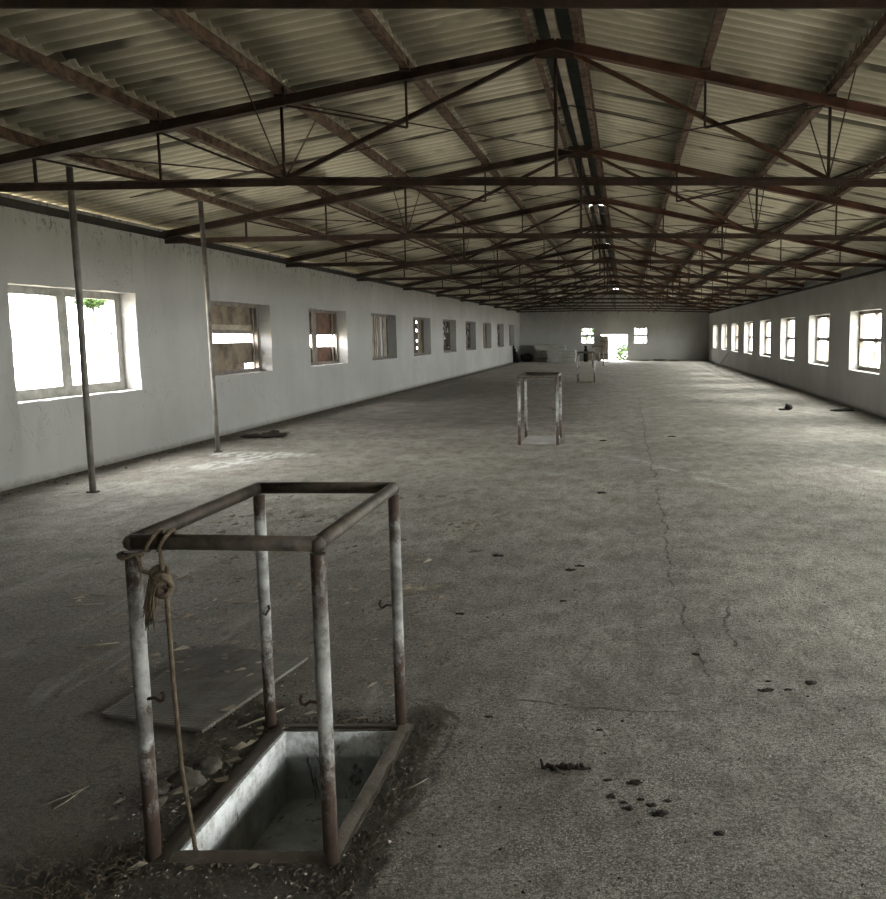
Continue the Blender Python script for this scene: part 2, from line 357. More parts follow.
# ------------------------------------------------------------------ mesh helpers
class MB:
    def __init__(self): self.v = []; self.f = []; self.sm = []
    def add(self, vs, fs, smooth=False):
        o = len(self.v); self.v += [tuple(p) for p in vs]
        for q in fs: self.f.append(tuple(i + o for i in q)); self.sm.append(smooth)
    def box(self, lo, hi, rot=None, c=None):
        x0, y0, z0 = lo; x1, y1, z1 = hi
        vs = [Vector(p) for p in ((x0,y0,z0),(x1,y0,z0),(x1,y1,z0),(x0,y1,z0),(x0,y0,z1),(x1,y0,z1),(x1,y1,z1),(x0,y1,z1))]
        if rot is not None:
            cc = Vector(c) if c else sum(vs, Vector()) / 8
            vs = [rot @ (p - cc) + cc for p in vs]
        self.add(vs, [(0,3,2,1),(4,5,6,7),(0,1,5,4),(1,2,6,5),(2,3,7,6),(3,0,4,7)])
        return self
    def tube(self, pts, r, n=10, cap=True, closed=False):
        pts = [Vector(p) for p in pts]
        rs = r if isinstance(r, (list, tuple)) else [r] * len(pts)
        base = len(self.v); up = None; L = len(pts)
        for i, p in enumerate(pts):
            if closed: t = pts[(i + 1) % L] - pts[i - 1]
            else: t = pts[min(i + 1, L - 1)] - pts[max(i - 1, 0)]
            t.normalize()
            if up is None:
                up = Vector((0, 0, 1)) if abs(t.z) < 0.9 else Vector((0, 1, 0))
            a = up - t * up.dot(t); a.normalize(); up = a; bb = t.cross(a)
            for k in range(n):
                an = 2 * PI * k / n
                self.v.append(tuple(p + (a * math.cos(an) + bb * math.sin(an)) * rs[i]))
        for i in range(L if closed else L - 1):
            j = (i + 1) % L
            for k in range(n):
                k2 = (k + 1) % n
                self.f.append((base + i*n + k, base + i*n + k2, base + j*n + k2, base + j*n + k)); self.sm.append(True)
        if cap and not closed:
            self.f.append(tuple(base + k for k in reversed(range(n)))); self.sm.append(False)
            self.f.append(tuple(base + (L-1)*n + k for k in range(n))); self.sm.append(False)
        return self
    def prof(self, a, b, prof, up=(0, 0, 1)):
        """extrude a closed 2-D profile (side, up) from a to b"""
        a, b = Vector(a), Vector(b); t = (b - a).normalized(); u = Vector(up); u = (u - t * u.dot(t)).normalized(); s = t.cross(u)
        n = len(prof)
        vs = [a + s * x + u * y for x, y in prof] + [b + s * x + u * y for x, y in prof]
        fs = [(i, (i+1) % n, (i+1) % n + n, i + n) for i in range(n)] + [tuple(reversed(range(n))), tuple(range(n, 2*n))]
        self.add(vs, fs); return self
    def blob(self, c, r, sq=(1, 1, 0.6), seed=0, sub=2, rough=0.35):
        bm = bmesh.new(); bmesh.ops.create_icosphere(bm, subdivisions=sub, radius=1)
        bm.verts.ensure_lookup_table()
        vs = []
        for v in bm.verts:
            d = 1 + rough * mnoise.noise(v.co * 1.6 + Vector((seed * 3.7, seed * 1.3, 0))) * 1.6 + rough * 0.5 * mnoise.noise(v.co * 4 + Vector((seed, 0, 5)))
            q = v.co * d
            vs.append((c[0] + q.x * r * sq[0], c[1] + q.y * r * sq[1], c[2] + q.z * r * sq[2]))
        fs = [tuple(v.index for v in f.verts) for f in bm.faces]; bm.free()
        self.add(vs, fs, True); return self
    def build(self, name, m, parent=None, bevel=0.0, kind=None):
        me = bpy.data.meshes.new(name)
        o = bpy.data.objects.new(name, me)
        off = Vector((0, 0, 0))
        if parent is not None:
            off = Vector(parent.get('_o', (0, 0, 0)))
        me.from_pydata([tuple(Vector(p) - off) for p in self.v], [], self.f)
        for pl, s in zip(me.polygons, self.sm): pl.use_smooth = s
        bm = bmesh.new(); bm.from_mesh(me); bmesh.ops.recalc_face_normals(bm, faces=bm.faces)
        bm.to_mesh(me); bm.free()
        me.materials.append(m); C.objects.link(o)
        if parent is not None:
            o.parent = parent; o['_o'] = tuple(off)
        if bevel:
            bv = o.modifiers.new('edge', 'BEVEL'); bv.width = bevel; bv.segments = 2; bv.limit_method = 'ANGLE'
        if kind: o['kind'] = kind
        return o

def tag(o, label, cat, group=None, kind=None):
    o['label'] = label; o['category'] = cat
    if group: o['group'] = group
    if kind: o['kind'] = kind
    return o
def thing(name, loc, label=None, cat=None, group=None, kind=None):
    o = bpy.data.objects.new(name, None); C.objects.link(o); o.location = loc; o['_o'] = tuple(loc)
    o.empty_display_size = 0.1
    if label: o['label'] = label
    if cat: o['category'] = cat
    if group: o['group'] = group
    if kind: o['kind'] = kind
    return o
def copy_tree(o, parent=None):
    c = o.copy(); C.objects.link(c)
    if parent is not None: c.parent = parent
    for ch in list(o.children): copy_tree(ch, c)
    return c
def struct(mb, name, m): return mb.build(name, m, kind='structure')

def frange(a, b, step):
    n = max(1, round((b - a) / step)); return [a + (b - a) * i / n for i in range(n + 1)]

def wall_mesh(to3, u0, u1, z0, z1, holes, th, step=0.7, amp=0.008):
    """wall with rectangular openings: to3(u, depth, z); depth 0 = inner face. openings are slightly ragged"""
    mb = MB()
    us = set(frange(u0, u1, step)); zs = set(frange(z0, z1, 0.6))
    for a, b, c, d in holes: us |= set(frange(a, b, 0.16)); zs |= set(frange(c, d, 0.16))
    us = sorted(round(x, 4) for x in us); zs = sorted(round(x, 4) for x in zs)
    def clean(l):
        o = [l[0]]
        for x in l[1:]:
            if x - o[-1] > 0.004: o.append(x)
        return o
    us, zs = clean(us), clean(zs)
    def inhole(u, z): return any(a < u < b and c < z < d for a, b, c, d in holes)
    idx = {}
    def V(i, j, k):
        key = (i, j, k)
        if key not in idx:
            u, z = us[i], zs[j]; dep = 0.0 if k == 0 else th
            if k == 0:
                dep = amp * 1.4 * mnoise.noise(Vector((u * 1.3, z * 1.3, u0))) if u0 < u < u1 else 0
            edge = any(a - 1e-3 <= u <= b + 1e-3 and c - 1e-3 <= z <= d + 1e-3 for a, b, c, d in holes)
            if edge and k == 0:
                u += random.uniform(-amp, amp); z += random.uniform(-amp, amp) if z > z0 + 0.01 else 0
            idx[key] = len(mb.v); mb.v.append(tuple(to3(u, dep, z)))
        return idx[key]
    solid = {}
    for i in range(len(us) - 1):
        for j in range(len(zs) - 1):
            solid[i, j] = not inhole((us[i] + us[i+1]) / 2, (zs[j] + zs[j+1]) / 2)
    def face(*q): mb.f.append(q); mb.sm.append(False)
    for (i, j), s in solid.items():
        if not s: continue
        for k in (0, 1): face(V(i, j, k), V(i+1, j, k), V(i+1, j+1, k), V(i, j+1, k))
        if not solid.get((i-1, j), False): face(V(i, j, 0), V(i, j+1, 0), V(i, j+1, 1), V(i, j, 1))
        if not solid.get((i+1, j), False): face(V(i+1, j, 0), V(i+1, j+1, 0), V(i+1, j+1, 1), V(i+1, j, 1))
        if not solid.get((i, j-1), False): face(V(i, j, 0), V(i+1, j, 0), V(i+1, j, 1), V(i, j, 1))
        if not solid.get((i, j+1), False): face(V(i, j+1, 0), V(i+1, j+1, 0), V(i+1, j+1, 1), V(i, j+1, 1))
    return mb

# ------------------------------------------------------------------ setting: walls
def lw_z(k): return (0.90, 2.19) if k == 0 else (0.97, 2.18)
holes_l = [(y, y + WW, *lw_z(k)) for k, y in enumerate(L_WIN)]
struct(wall_mesh(lambda u, d, z: (XL - d, u, z), YF - TH, YB + TH, -3.0, ZL, holes_l, TH), 'wall_left', M['wall'])
holes_r = [(y, y + WW, 0.83, 2.16) for y in R_WIN]
struct(wall_mesh(lambda u, d, z: (XR + d, u, z), YF - TH, YB + TH, -3.0, ZR, holes_r, TH), 'wall_right', M['wall'])
holes_b = [(-2.80, -1.98, 1.06, 2.03), (-1.62, 0.14, 0.0, 1.66), (0.50, 1.32, 1.06, 2.06)]
mb = wall_mesh(lambda u, d, z: (u, YB + d, z), XL, XR, -3.0, 2.9, holes_b, TH)
def gable(mb, y0, y1):
    xa, xb = XL - TH, XR + TH
    pts = [(xa, 2.9), (xb, 2.9), (xb, chord_z(xb - RX) + 0.17), (RX, 4.42), (xa, chord_z(RX - xa) + 0.17)]
    vs = [(x, y0, z) for x, z in pts] + [(x, y1, z) for x, z in pts]; n = 5
    mb.add(vs, [tuple(range(n)), tuple(range(n, 2*n))] + [(i, (i+1) % n, (i+1) % n + n, i + n) for i in range(n)])
gable(mb, YB, YB + TH)
struct(mb, 'wall_back', M['wall'])
mb = wall_mesh(lambda u, d, z: (u, YF - d, z), XL, XR, -3.0, 2.9, [], TH)
gable(mb, YF - TH, YF)
struct(mb, 'wall_front', M['wall'])

# floor with the feeding hatch cut out
HX0, HX1, HY0, HY1 = -1.44, -0.955, 2.69, 3.60
mb = MB()
xs = [XL, HX0, HX1, XR]; ys = [YF, HY0, HY1, YB + TH]
for i in range(3):
    for j in range(3):
        if i == 1 and j == 1: continue
        mb.box((xs[i], ys[j], -0.22), (xs[i+1], ys[j+1], 0.0))
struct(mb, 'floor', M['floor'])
# hatch shaft: white lip, darker grey walls and a cement bottom, with a thin worn kerb round it
mb = MB()
d = 0.30; e = 0.012
ins = 0.003
for (x0, x1, y0, y1) in ((HX0, HX0 + e, HY0, HY1), (HX1 - e, HX1, HY0, HY1), (HX0 + e, HX1 - e, HY0, HY0 + e), (HX0 + e, HX1 - e, HY1 - e, HY1)):
    mb.box((x0, y0, -d), (x1, y1, -0.004))
mb.box((HX0, HY0, -d - 0.03), (HX1, HY1, -d))
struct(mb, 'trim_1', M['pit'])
mb = MB()
K = 0.055
def ragged(mb, x0, x1, y0, y1, z0, z1):
    nx, ny = max(2, int((x1 - x0) / 0.02)), max(2, int((y1 - y0) / 0.02))
    b0 = len(mb.v)
    for i in range(nx + 1):
        for j in range(ny + 1):
            x, y = x0 + (x1 - x0) * i / nx, y0 + (y1 - y0) * j / ny
            q = mnoise.noise(Vector((x * 17, y * 17, 1))); q2 = mnoise.noise(Vector((x * 50, y * 50, 4)))
            edge = i in (0, nx) or j in (0, ny)
            out = (x < HX0 - 0.04 or x > HX1 + 0.04 or y < HY0 - 0.04 or y > HY1 + 0.04)
            mb.v.append((x + (0.008 * q if edge and out else 0), y + (0.008 * q2 if edge and out else 0), z1 + 0.006 * q + 0.004 * q2 - (0.016 if edge and out else 0)))
    for i in range(nx):
        for j in range(ny):
            a_ = b0 + i * (ny + 1) + j; mb.f.append((a_, a_ + ny + 1, a_ + ny + 2, a_ + 1)); mb.sm.append(True)
    mb.box((x0, y0, z0), (x1, y1, 0.004))
for (x0, x1, y0, y1) in ((HX0 - K, HX0, HY0 - K, HY1 + K), (HX1, HX1 + K, HY0 - K, HY1 + K), (HX0, HX1, HY0 - K, HY0), (HX0, HX1, HY1, HY1 + K)):
    ragged(mb, x0, x1, y0, y1, -0.02, 0.014)
o = struct(mb, 'trim_2', M['concrete'])

# wall plates, a dark ledge on top of each long wall
mb = MB().box((XL - TH, YF, ZL - 0.005), (XL + 0.03, YB, ZL + 0.085)); struct(mb, 'trim_3', M['dark_plate'])
mb = MB().box((XL - TH, YF, ZL + 0.085), (XL - TH + 0.12, YB, ZL + 0.175)); struct(mb, 'trim_8', M['wall'])  # infill strip added to block daylight under the left eave
mb = MB().box((XR - 0.03, YF, ZR - 0.005), (XR + TH, YB, ZR + 0.06)); struct(mb, 'trim_4', M['dark_plate'])
mb = MB().box((XR + TH - 0.14, YF, ZR + 0.06), (XR + TH, YB, ZR + 0.305)); struct(mb, 'trim_7', M['wall'])  # matching infill added on the right to keep eave daylight out

# corrugated roof: rows of sheets lapping over each purlin
def roof_side(sgn, s_end):
    mb = MB()
    edges = [0.17] + [n + 0.06 for n in NODES[1:]] + [s_end]
    y0, y1 = YF - TH - 0.2, YB + TH + 0.2
    pitch = 0.175; per = 8
    ny = int((y1 - y0) / pitch * per)
    for r in range(5):
        a, b = edges[r] - (0.085 if r else 0), edges[r+1]
        sl = [a, a + 0.012, (a + b) / 2, b]
        base = len(mb.v)
        for q, s in enumerate(sl):
            t = (s - a) / (b - a)
            for i in range(ny + 1):
                y = y0 + (y1 - y0) * i / ny
                sh = int(math.floor(y / 0.875)); rr = random.Random(sh * 31 + r * 7 + (100 if sgn > 0 else 0))
                js = rr.uniform(-0.025, 0.025); jz = rr.uniform(-0.001, 0.001)
                ss = s + (js if q in (0, 1, 3) else 0)
                z = chord_z(ss) + 0.05 + 0.10 + 0.046 + 0.012 * t + jz + 0.028 * math.sin(2 * PI * y / pitch)
                mb.v.append((RX + sgn * ss, y, z))
        for q in range(len(sl) - 1):
            for i in range(ny):
                mb.f.append((base + q*(ny+1) + i, base + q*(ny+1) + i + 1, base + (q+1)*(ny+1) + i + 1, base + (q+1)*(ny+1) + i)); mb.sm.append(True)
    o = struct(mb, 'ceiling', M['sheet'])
    sd = o.modifiers.new('thickness', 'SOLIDIFY'); sd.thickness = 0.006; sd.offset = 0
    return o
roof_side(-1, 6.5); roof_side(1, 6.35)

# ridge capping in lengths, some of them slipped so that daylight shows through
gaps = [20.2, 24.6, 28.8, 35.2, 44.0]
cuts = [YF - 0.3] + gaps + [YB + 0.3]
mb = MB()
for i in range(len(cuts) - 1):
    a, b = cuts[i] + (0.10 if i else 0), cuts[i+1]
    for sgn in (-1, 1):
        p = [(0, 4.47), (0.42, 4.385), (0.42, 4.393), (0, 4.478)]
        vs = [(RX + sgn * s, a, z) for s, z in p] + [(RX + sgn * s, b, z) for s, z in p]
        mb.add(vs, [(0,1,2,3),(4,5,6,7),(0,1,5,4),(1,2,6,5),(2,3,7,6),(3,0,4,7)])
struct(mb, 'trim_5', M['moss'])
# narrow timber under the ridge
mb = MB().box((RX - 0.038, YF, 4.31), (RX + 0.038, YB, 4.36))
tag(mb.build('ridge_beam', M['old_wood']), 'long pale weathered timber running under the middle of the dark ridge', 'beam')

# ------------------------------------------------------------------ purlins
ORD = ['first', 'second', 'third', 'fourth', 'fifth', 'sixth', 'seventh', 'eighth', 'ninth', 'tenth', 'eleventh', 'twelfth']
ROWN = ['beside the ridge', 'second out from the ridge', 'third out from the ridge', 'fourth out from the ridge', 'lowest one, nearest the wall top']
for sgn, side in ((-1, 'left'), (1, 'right')):
    for i, s in enumerate(NODES):
        z = chord_z(s) + 0.05
        mb = MB()
        # Z-shaped section: web with a flange at top and at bottom
        P = [(-0.045, 0.0), (0.012, 0.0), (0.012, 0.09), (0.045, 0.09), (0.045, 0.10), (0.0, 0.10), (0.0, 0.012), (-0.045, 0.012)]
        if sgn < 0: P = [(-x, y) for x, y in P][::-1]
        mb.prof((RX + sgn * s, YF, z), (RX + sgn * s, YB, z), P)
        mb.box((RX + sgn*s - 0.03, YF, z + 0.001), (RX + sgn*s + 0.03, YB, z + 0.098)) if i in (1, 2, 3) else None
        tag(mb.build('purlin', M['purlin']), f'long rusty purlin under the {side} roof slope, {ROWN[i]}', 'purlin', 'purlins under the roof sheets')

# ------------------------------------------------------------------ roof trusses
def L_prof(w, h, t=0.012):
    return [(-t/2, -h/2), (t/2, -h/2), (t/2, h/2 - t), (w, h/2 - t), (w, h/2), (-w, h/2), (-w, h/2 - t), (-t/2, h/2 - t)]
def tie_z(s):
    return 3.04 if s < 2.5 else 3.04 - 0.075 * (s - 2.5) / 3.3
def make_truss(y):
    t = thing('roof_truss', (0, y, 3.0))
    for sgn, se, nm in ((-1, RX - XL + 0.12, 'rust_dark'), (1, XR - RX + 0.12, 'rust_red')):
        X = lambda s: RX + sgn * s
        P = [(-0.055, -0.05), (0.055, -0.05), (0.055, -0.038), (0.008, -0.038), (0.008, 0.05), (-0.008, 0.05), (-0.008, -0.038), (-0.055, -0.038)]
        MB().prof((X(0), y, chord_z(0)), (X(se), y, chord_z(se)), P).build('top_chord', M[nm], t)
        n1, n2, n3, n4 = NODES[1:]
        rod = lambda a, b, r, name, m=M['rust_dark']: MB().tube([a, b], r, 8).build(name, m, t)
        m0 = (X(n1), y, 3.52)
        # long diagonal, ridge to lower knee of the tie
        P2 = [(-0.022, -0.02), (0.022, -0.02), (0.022, -0.012), (0.006, -0.012), (0.006, 0.024), (-0.006, 0.024), (-0.006, -0.012), (-0.022, -0.012)]
        MB().prof((X(0.16), y + 0.02, 4.17), (X(n2), y + 0.02, 3.07), P2).build('diagonal', M['rust_dark' if sgn < 0 else 'rust'], t)
        rod((X(n1), y, chord_z(n1) - 0.03), m0, 0.012, 'hanger')
        rod((X(n2), y, chord_z(n2) - 0.03), (X(n2), y, 3.05), 0.016, 'hanger')
        rod((X(n3), y, chord_z(n3) - 0.03), (X(n3), y, tie_z(n3)), 0.013, 'hanger')
        rod((X(n4), y, chord_z(n4) - 0.03), (X(n4), y, tie_z(n4)), 0.016, 'hanger')
        rod((X(n2) - sgn * 0.05, y - 0.015, chord_z(n2) - 0.04), m0, 0.011, 'brace')
        if sgn > 0: rod((X(n2) - sgn * 0.2, y + 0.03, chord_z(n2) - 0.01), (m0[0], y + 0.03, m0[2] + 0.01), 0.009, 'brace')
        rod((X(n3), y, chord_z(n3) - 0.04), (X(n2) + sgn * 0.04, y, 3.07), 0.011, 'brace')
        rod((X(n4), y, chord_z(n4) - 0.04), (X(n3), y, tie_z(n3) + 0.01), 0.011, 'brace')
        for dy in (-1, 1):
            rod((X(n2), y + dy * 0.02, 3.07), (X(n2), y + dy * 0.95, chord_z(n2) + 0.06), 0.007, 'knee_brace')
        # cleats that hold the purlins
        for s in NODES[1:4]:
            MB().box((X(s) - 0.045, y - 0.05, chord_z(s) + 0.03), (X(s) + 0.045, y + 0.05, chord_z(s) + 0.12)).build('cleat', M['rust_dark'], t)
    # tie beam, cranked at the two lower knees
    Pt = [(-0.05, 0.035), (0.05, 0.035), (0.05, 0.025), (0.007, 0.025), (0.007, -0.035), (-0.007, -0.035), (-0.007, 0.025), (-0.05, 0.025)]
    mb = MB()
    a, b = RX - 2.5, RX + 2.5
    mb.prof((a, y, 3.04), (b, y, 3.04), Pt)
    mb.prof((a, y, 3.035), (XL - 0.1, y, 2.965), Pt)
    mb.prof((b, y, 3.035), (XR + 0.1, y, 2.965), Pt)
    mb.build('tie_beam', M['rust_dark'], t)
    MB().tube([(RX, y, 4.2), (RX, y, 3.05)], 0.017, 8).build('king_rod', M['rust_dark'], t)
    mb = MB().prof((RX - 0.17, y - 0.012, 4.19), (RX + 0.17, y - 0.012, 4.19), [(-0.008, -0.07), (0.008, -0.07), (0.008, 0.09), (-0.008, 0.09)])
    mb.build('gusset', M['rust_dark'], t)
    return t
truss0 = make_truss(TRUSS_Y[0])
for k, y in enumerate(TRUSS_Y):
    t = truss0 if k == 0 else copy_tree(truss0)
    t.location = (0, y, 3.0)
    if k == 0: lb = 'nearest rusty roof truss, only its tie beam showing along the top edge'
    elif k == 1: lb = 'large dark rusty roof truss in front, the first seen whole'
    elif k == 11: lb = 'farthest rusty roof truss, close to the white end wall'
    else: lb = f'rusty roof truss, {ORD[k]} one counting from the nearest'
    tag(t, lb, 'roof truss', 'steel roof trusses')

# thin rods: sag rods across each bay and slanting wind braces
BAY = lambda k: f'between the {ORD[k]} and {ORD[k+1]} roof trusses'
for k in range(1, 11):
    y = (TRUSS_Y[k] + TRUSS_Y[k+1]) / 2 + 0.05
    t = thing('sag_rod', (RX, y, 4.3), f'thin straight rod crossing under the purlins, {ORD[k]} bay from the front', 'rod', 'sag rods')
    for sgn in (-1, 1):
        MB().tube([(RX, y, chord_z(0) + 0.035), (RX + sgn * 5.2, y, chord_z(5.2) + 0.035)], 0.0065, 6).build('rod', M['rust_dark'], t)
for k in range(1, 11):
    ya, yb = TRUSS_Y[k] + 0.03, TRUSS_Y[k+1] - 0.03
    for sgn, side in ((-1, 'left'), (1, 'right')):
        X = lambda s: RX + sgn * s
        o = MB().tube([(X(2.45), ya, chord_z(2.5) + 0.0), (X(0.1), yb, chord_z(0.1) - 0.02)], 0.008, 6).build('wind_brace', M['rust_dark'])
        tag(o, f'thin rod slanting over the {side} slope by the ridge, {ORD[k]} bay from the front', 'rod', 'wind braces')
        o = MB().tube([(X(4.8), ya, chord_z(4.8) + 0.02), (X(2.5), yb, chord_z(2.5) - 0.02)], 0.008, 6).build('wind_brace', M['rust_dark'])
        tag(o, f'thin rod slanting over the {side} slope by the wall, {ORD[k]} bay from the front', 'rod', 'wind braces')

# ------------------------------------------------------------------ windows
def portal(loc, rot, sx, sy):
    d = bpy.data.lights.new('daylight_portal', 'AREA'); d.shape = 'RECTANGLE'; d.size = sx; d.size_y = sy
    d.cycles.is_portal = True
    o = bpy.data.objects.new('daylight_portal', d); C.objects.link(o); o.location = loc; o.rotation_euler = rot
WN = [0]
def next_win(loc, label):
    WN[0] += 1
    return thing(f'window_{WN[0]}', loc, label, 'window', kind='structure')

def sash(t, X, y0, y1, z0, z1, m, mull=0.05, transom=True, glass=True, fw=0.075, dep=0.09):
    mb = MB()
    mb.box((X - dep/2, y0, z0), (X + dep/2, y1, z0 + fw * 1.3)); mb.box((X - dep/2, y0, z1 - fw), (X + dep/2, y1, z1))
    mb.box((X - dep/2, y0, z0 + fw*1.3), (X + dep/2, y0 + fw, z1 - fw)); mb.box((X - dep/2, y1 - fw, z0 + fw*1.3), (X + dep/2, y1, z1 - fw))
    mb.build('frame', m, t)
    ym = (y0 + y1) / 2
    MB().box((X - dep*0.45, ym - mull/2, z0 + fw*1.3), (X + dep*0.45, ym + mull/2, z1 - fw)).build('mullion', m, t)
    if transom:
        zm = (z0 + z1) / 2 + 0.02
        for a, b in ((y0 + fw, ym - mull/2), (ym + mull/2, y1 - fw)):
            MB().box((X - dep*0.4, a, zm - 0.04), (X + dep*0.4, b, zm + 0.04)).build('glazing_bar', m, t)
    if glass:
        for a, b in ((y0 + fw, ym - mull/2), (ym + mull/2, y1 - fw)):
            MB().box((X - 0.004, a - 0.005, z0 + fw), (X + 0.000, b + 0.005, z1 - fw + 0.005)).build('pane', M['glass'], t)

for k, y in enumerate(R_WIN):
    vis = k - 5
    lab = (f'bright glazed window in the right wall, {["nearest in view", "second along", "third along", "fourth along", "fifth along", "sixth along", "seventh along", "farthest, by the end wall"][vis]}'
           if vis >= 0 else f'glazed window in the right wall, out of view beside the camera, {ORD[-vis-1]} back')
    t = next_win((XR + 0.26, y, 0.83), lab)
    sash(t, XR + 0.26, y, y + WW, 0.83, 2.16, M['frame_dark'])
    portal((XR + TH + 0.06, y + WW/2, 1.495), (0, PI/2, 0), 1.33, WW)

# first left window: two wide casements in a pale frame, torn dusty film and cobweb at the far jamb
XW = XL - 0.26
def left_lab(k, s): return s
y = L_WIN[0]; z0, z1 = lw_z(0)
t = next_win((XW, y, z0), 'large bright open window with pale frame, nearest in the left wall')
mb = MB(); fw = 0.075
mb.box((XW - 0.04, y, z0), (XW + 0.04, y + WW, z0 + 0.12)); mb.box((XW - 0.04, y, z1 - 0.09), (XW + 0.04, y + WW, z1))
mb.box((XW - 0.04, y, z0 + 0.12), (XW + 0.04, y + fw, z1 - 0.09)); mb.box((XW - 0.04, y + WW - 0.12, z0 + 0.12), (XW + 0.04, y + WW, z1 - 0.09))
mb.build('frame', M['frame_grey'], t)
ym = y + WW/2
MB().box((XW - 0.045, ym - 0.10, z0 + 0.12), (XW + 0.045, ym + 0.09, z1 - 0.09)).build('mullion', M['frame_grey'], t)
MB().box((XW - 0.06, ym + 0.09, z0 + 0.12), (XW - 0.03, ym + 0.12, z1 - 0.09)).build('casement_stile', M['frame_dark'], t)
MB().box((XW - 0.008, y + fw, z0 + 0.11), (XW - 0.004, ym - 0.055, z1 - 0.085)).build('pane', M['glass'], t)
# shreds of film hanging on the far jamb
mb = MB(); rr = random.Random(3)
for i in range(26):
    zz = z0 + 0.2 + rr.random() * 0.9; w_ = 0.03 + 0.10 * rr.random() * (0.5 + zz - z0)
    yy = y + WW - 0.12 - w_ * rr.uniform(0.2, 1.0)
    p = [(XW + rr.uniform(-.02, .02), yy + rr.uniform(-w_, w_) * 0.5, zz + rr.uniform(-.05, .05)) for _ in range(3)]
    q = [(a[0] - 0.003, a[1], a[2]) for a in p]
    mb.add(p + q, [(0,1,2), (5,4,3), (0,1,4,3), (1,2,5,4), (2,0,3,5)])
o = mb.build('torn_film', M['film'], t); o['label'] = 'shreds of dusty film'; o['kind'] = 'stuff'
portal((XL - TH - 0.06, y + WW/2, (z0+z1)/2), (0, -PI/2, 0), z1 - z0, WW)

def planks(t, X, y0, y1, rows, m, rr, horizontal=True):
    for a, b in rows:
        dx = rr.uniform(-0.012, 0.012); tl = rr.uniform(-0.02, 0.02)
        mb = MB()
        if horizontal: vs = [(y0, a), (y1, a + tl), (y1, b + tl), (y0, b)]
        else: vs = [(a, y0), (b, y0), (b + tl, y1), (a + tl, y1)]
        pts = [(X + dx - 0.012, u, v) for u, v in vs] + [(X + dx + 0.012, u, v) for u, v in vs]
        mb.add(pts, [(0,1,2,3),(4,5,6,7),(0,1,5,4),(1,2,6,5),(2,3,7,6),(3,0,4,7)])
        mb.build('board', m, t)
rr = random.Random(11)
def plain_frame(t, y, z0, z1, m, fw=0.06):
    mb = MB()
    mb.box((XW - 0.03, y, z0), (XW + 0.03, y + WW, z0 + fw)); mb.box((XW - 0.03, y, z1 - fw), (XW + 0.03, y + WW, z1))
    mb.box((XW - 0.03, y, z0 + fw), (XW + 0.03, y + fw, z1 - fw)); mb.box((XW - 0.03, y + WW - fw, z0 + fw), (XW + 0.03, y + WW, z1 - fw))
    mb.build('frame', m, t)
labels = {
    1: 'window boarded with wide horizontal planks and one bright gap, second in the left wall',
    2: 'window with dark rusty boards and bright square gaps, third in the left wall',
    3: 'window closed with upright pale and dark strips, fourth in the left wall',
    4: 'dark boarded window with a column of bright holes, fifth in the left wall',
    5: 'dark slatted window, sixth in the left wall', 6: 'dark slatted window, seventh in the left wall',
    7: 'boarded window with one bright hole near its top, eighth in the left wall',
    8: 'window filled with dark lattice pieces, ninth in the left wall', 9: 'pale boarded window, last in the left wall'}
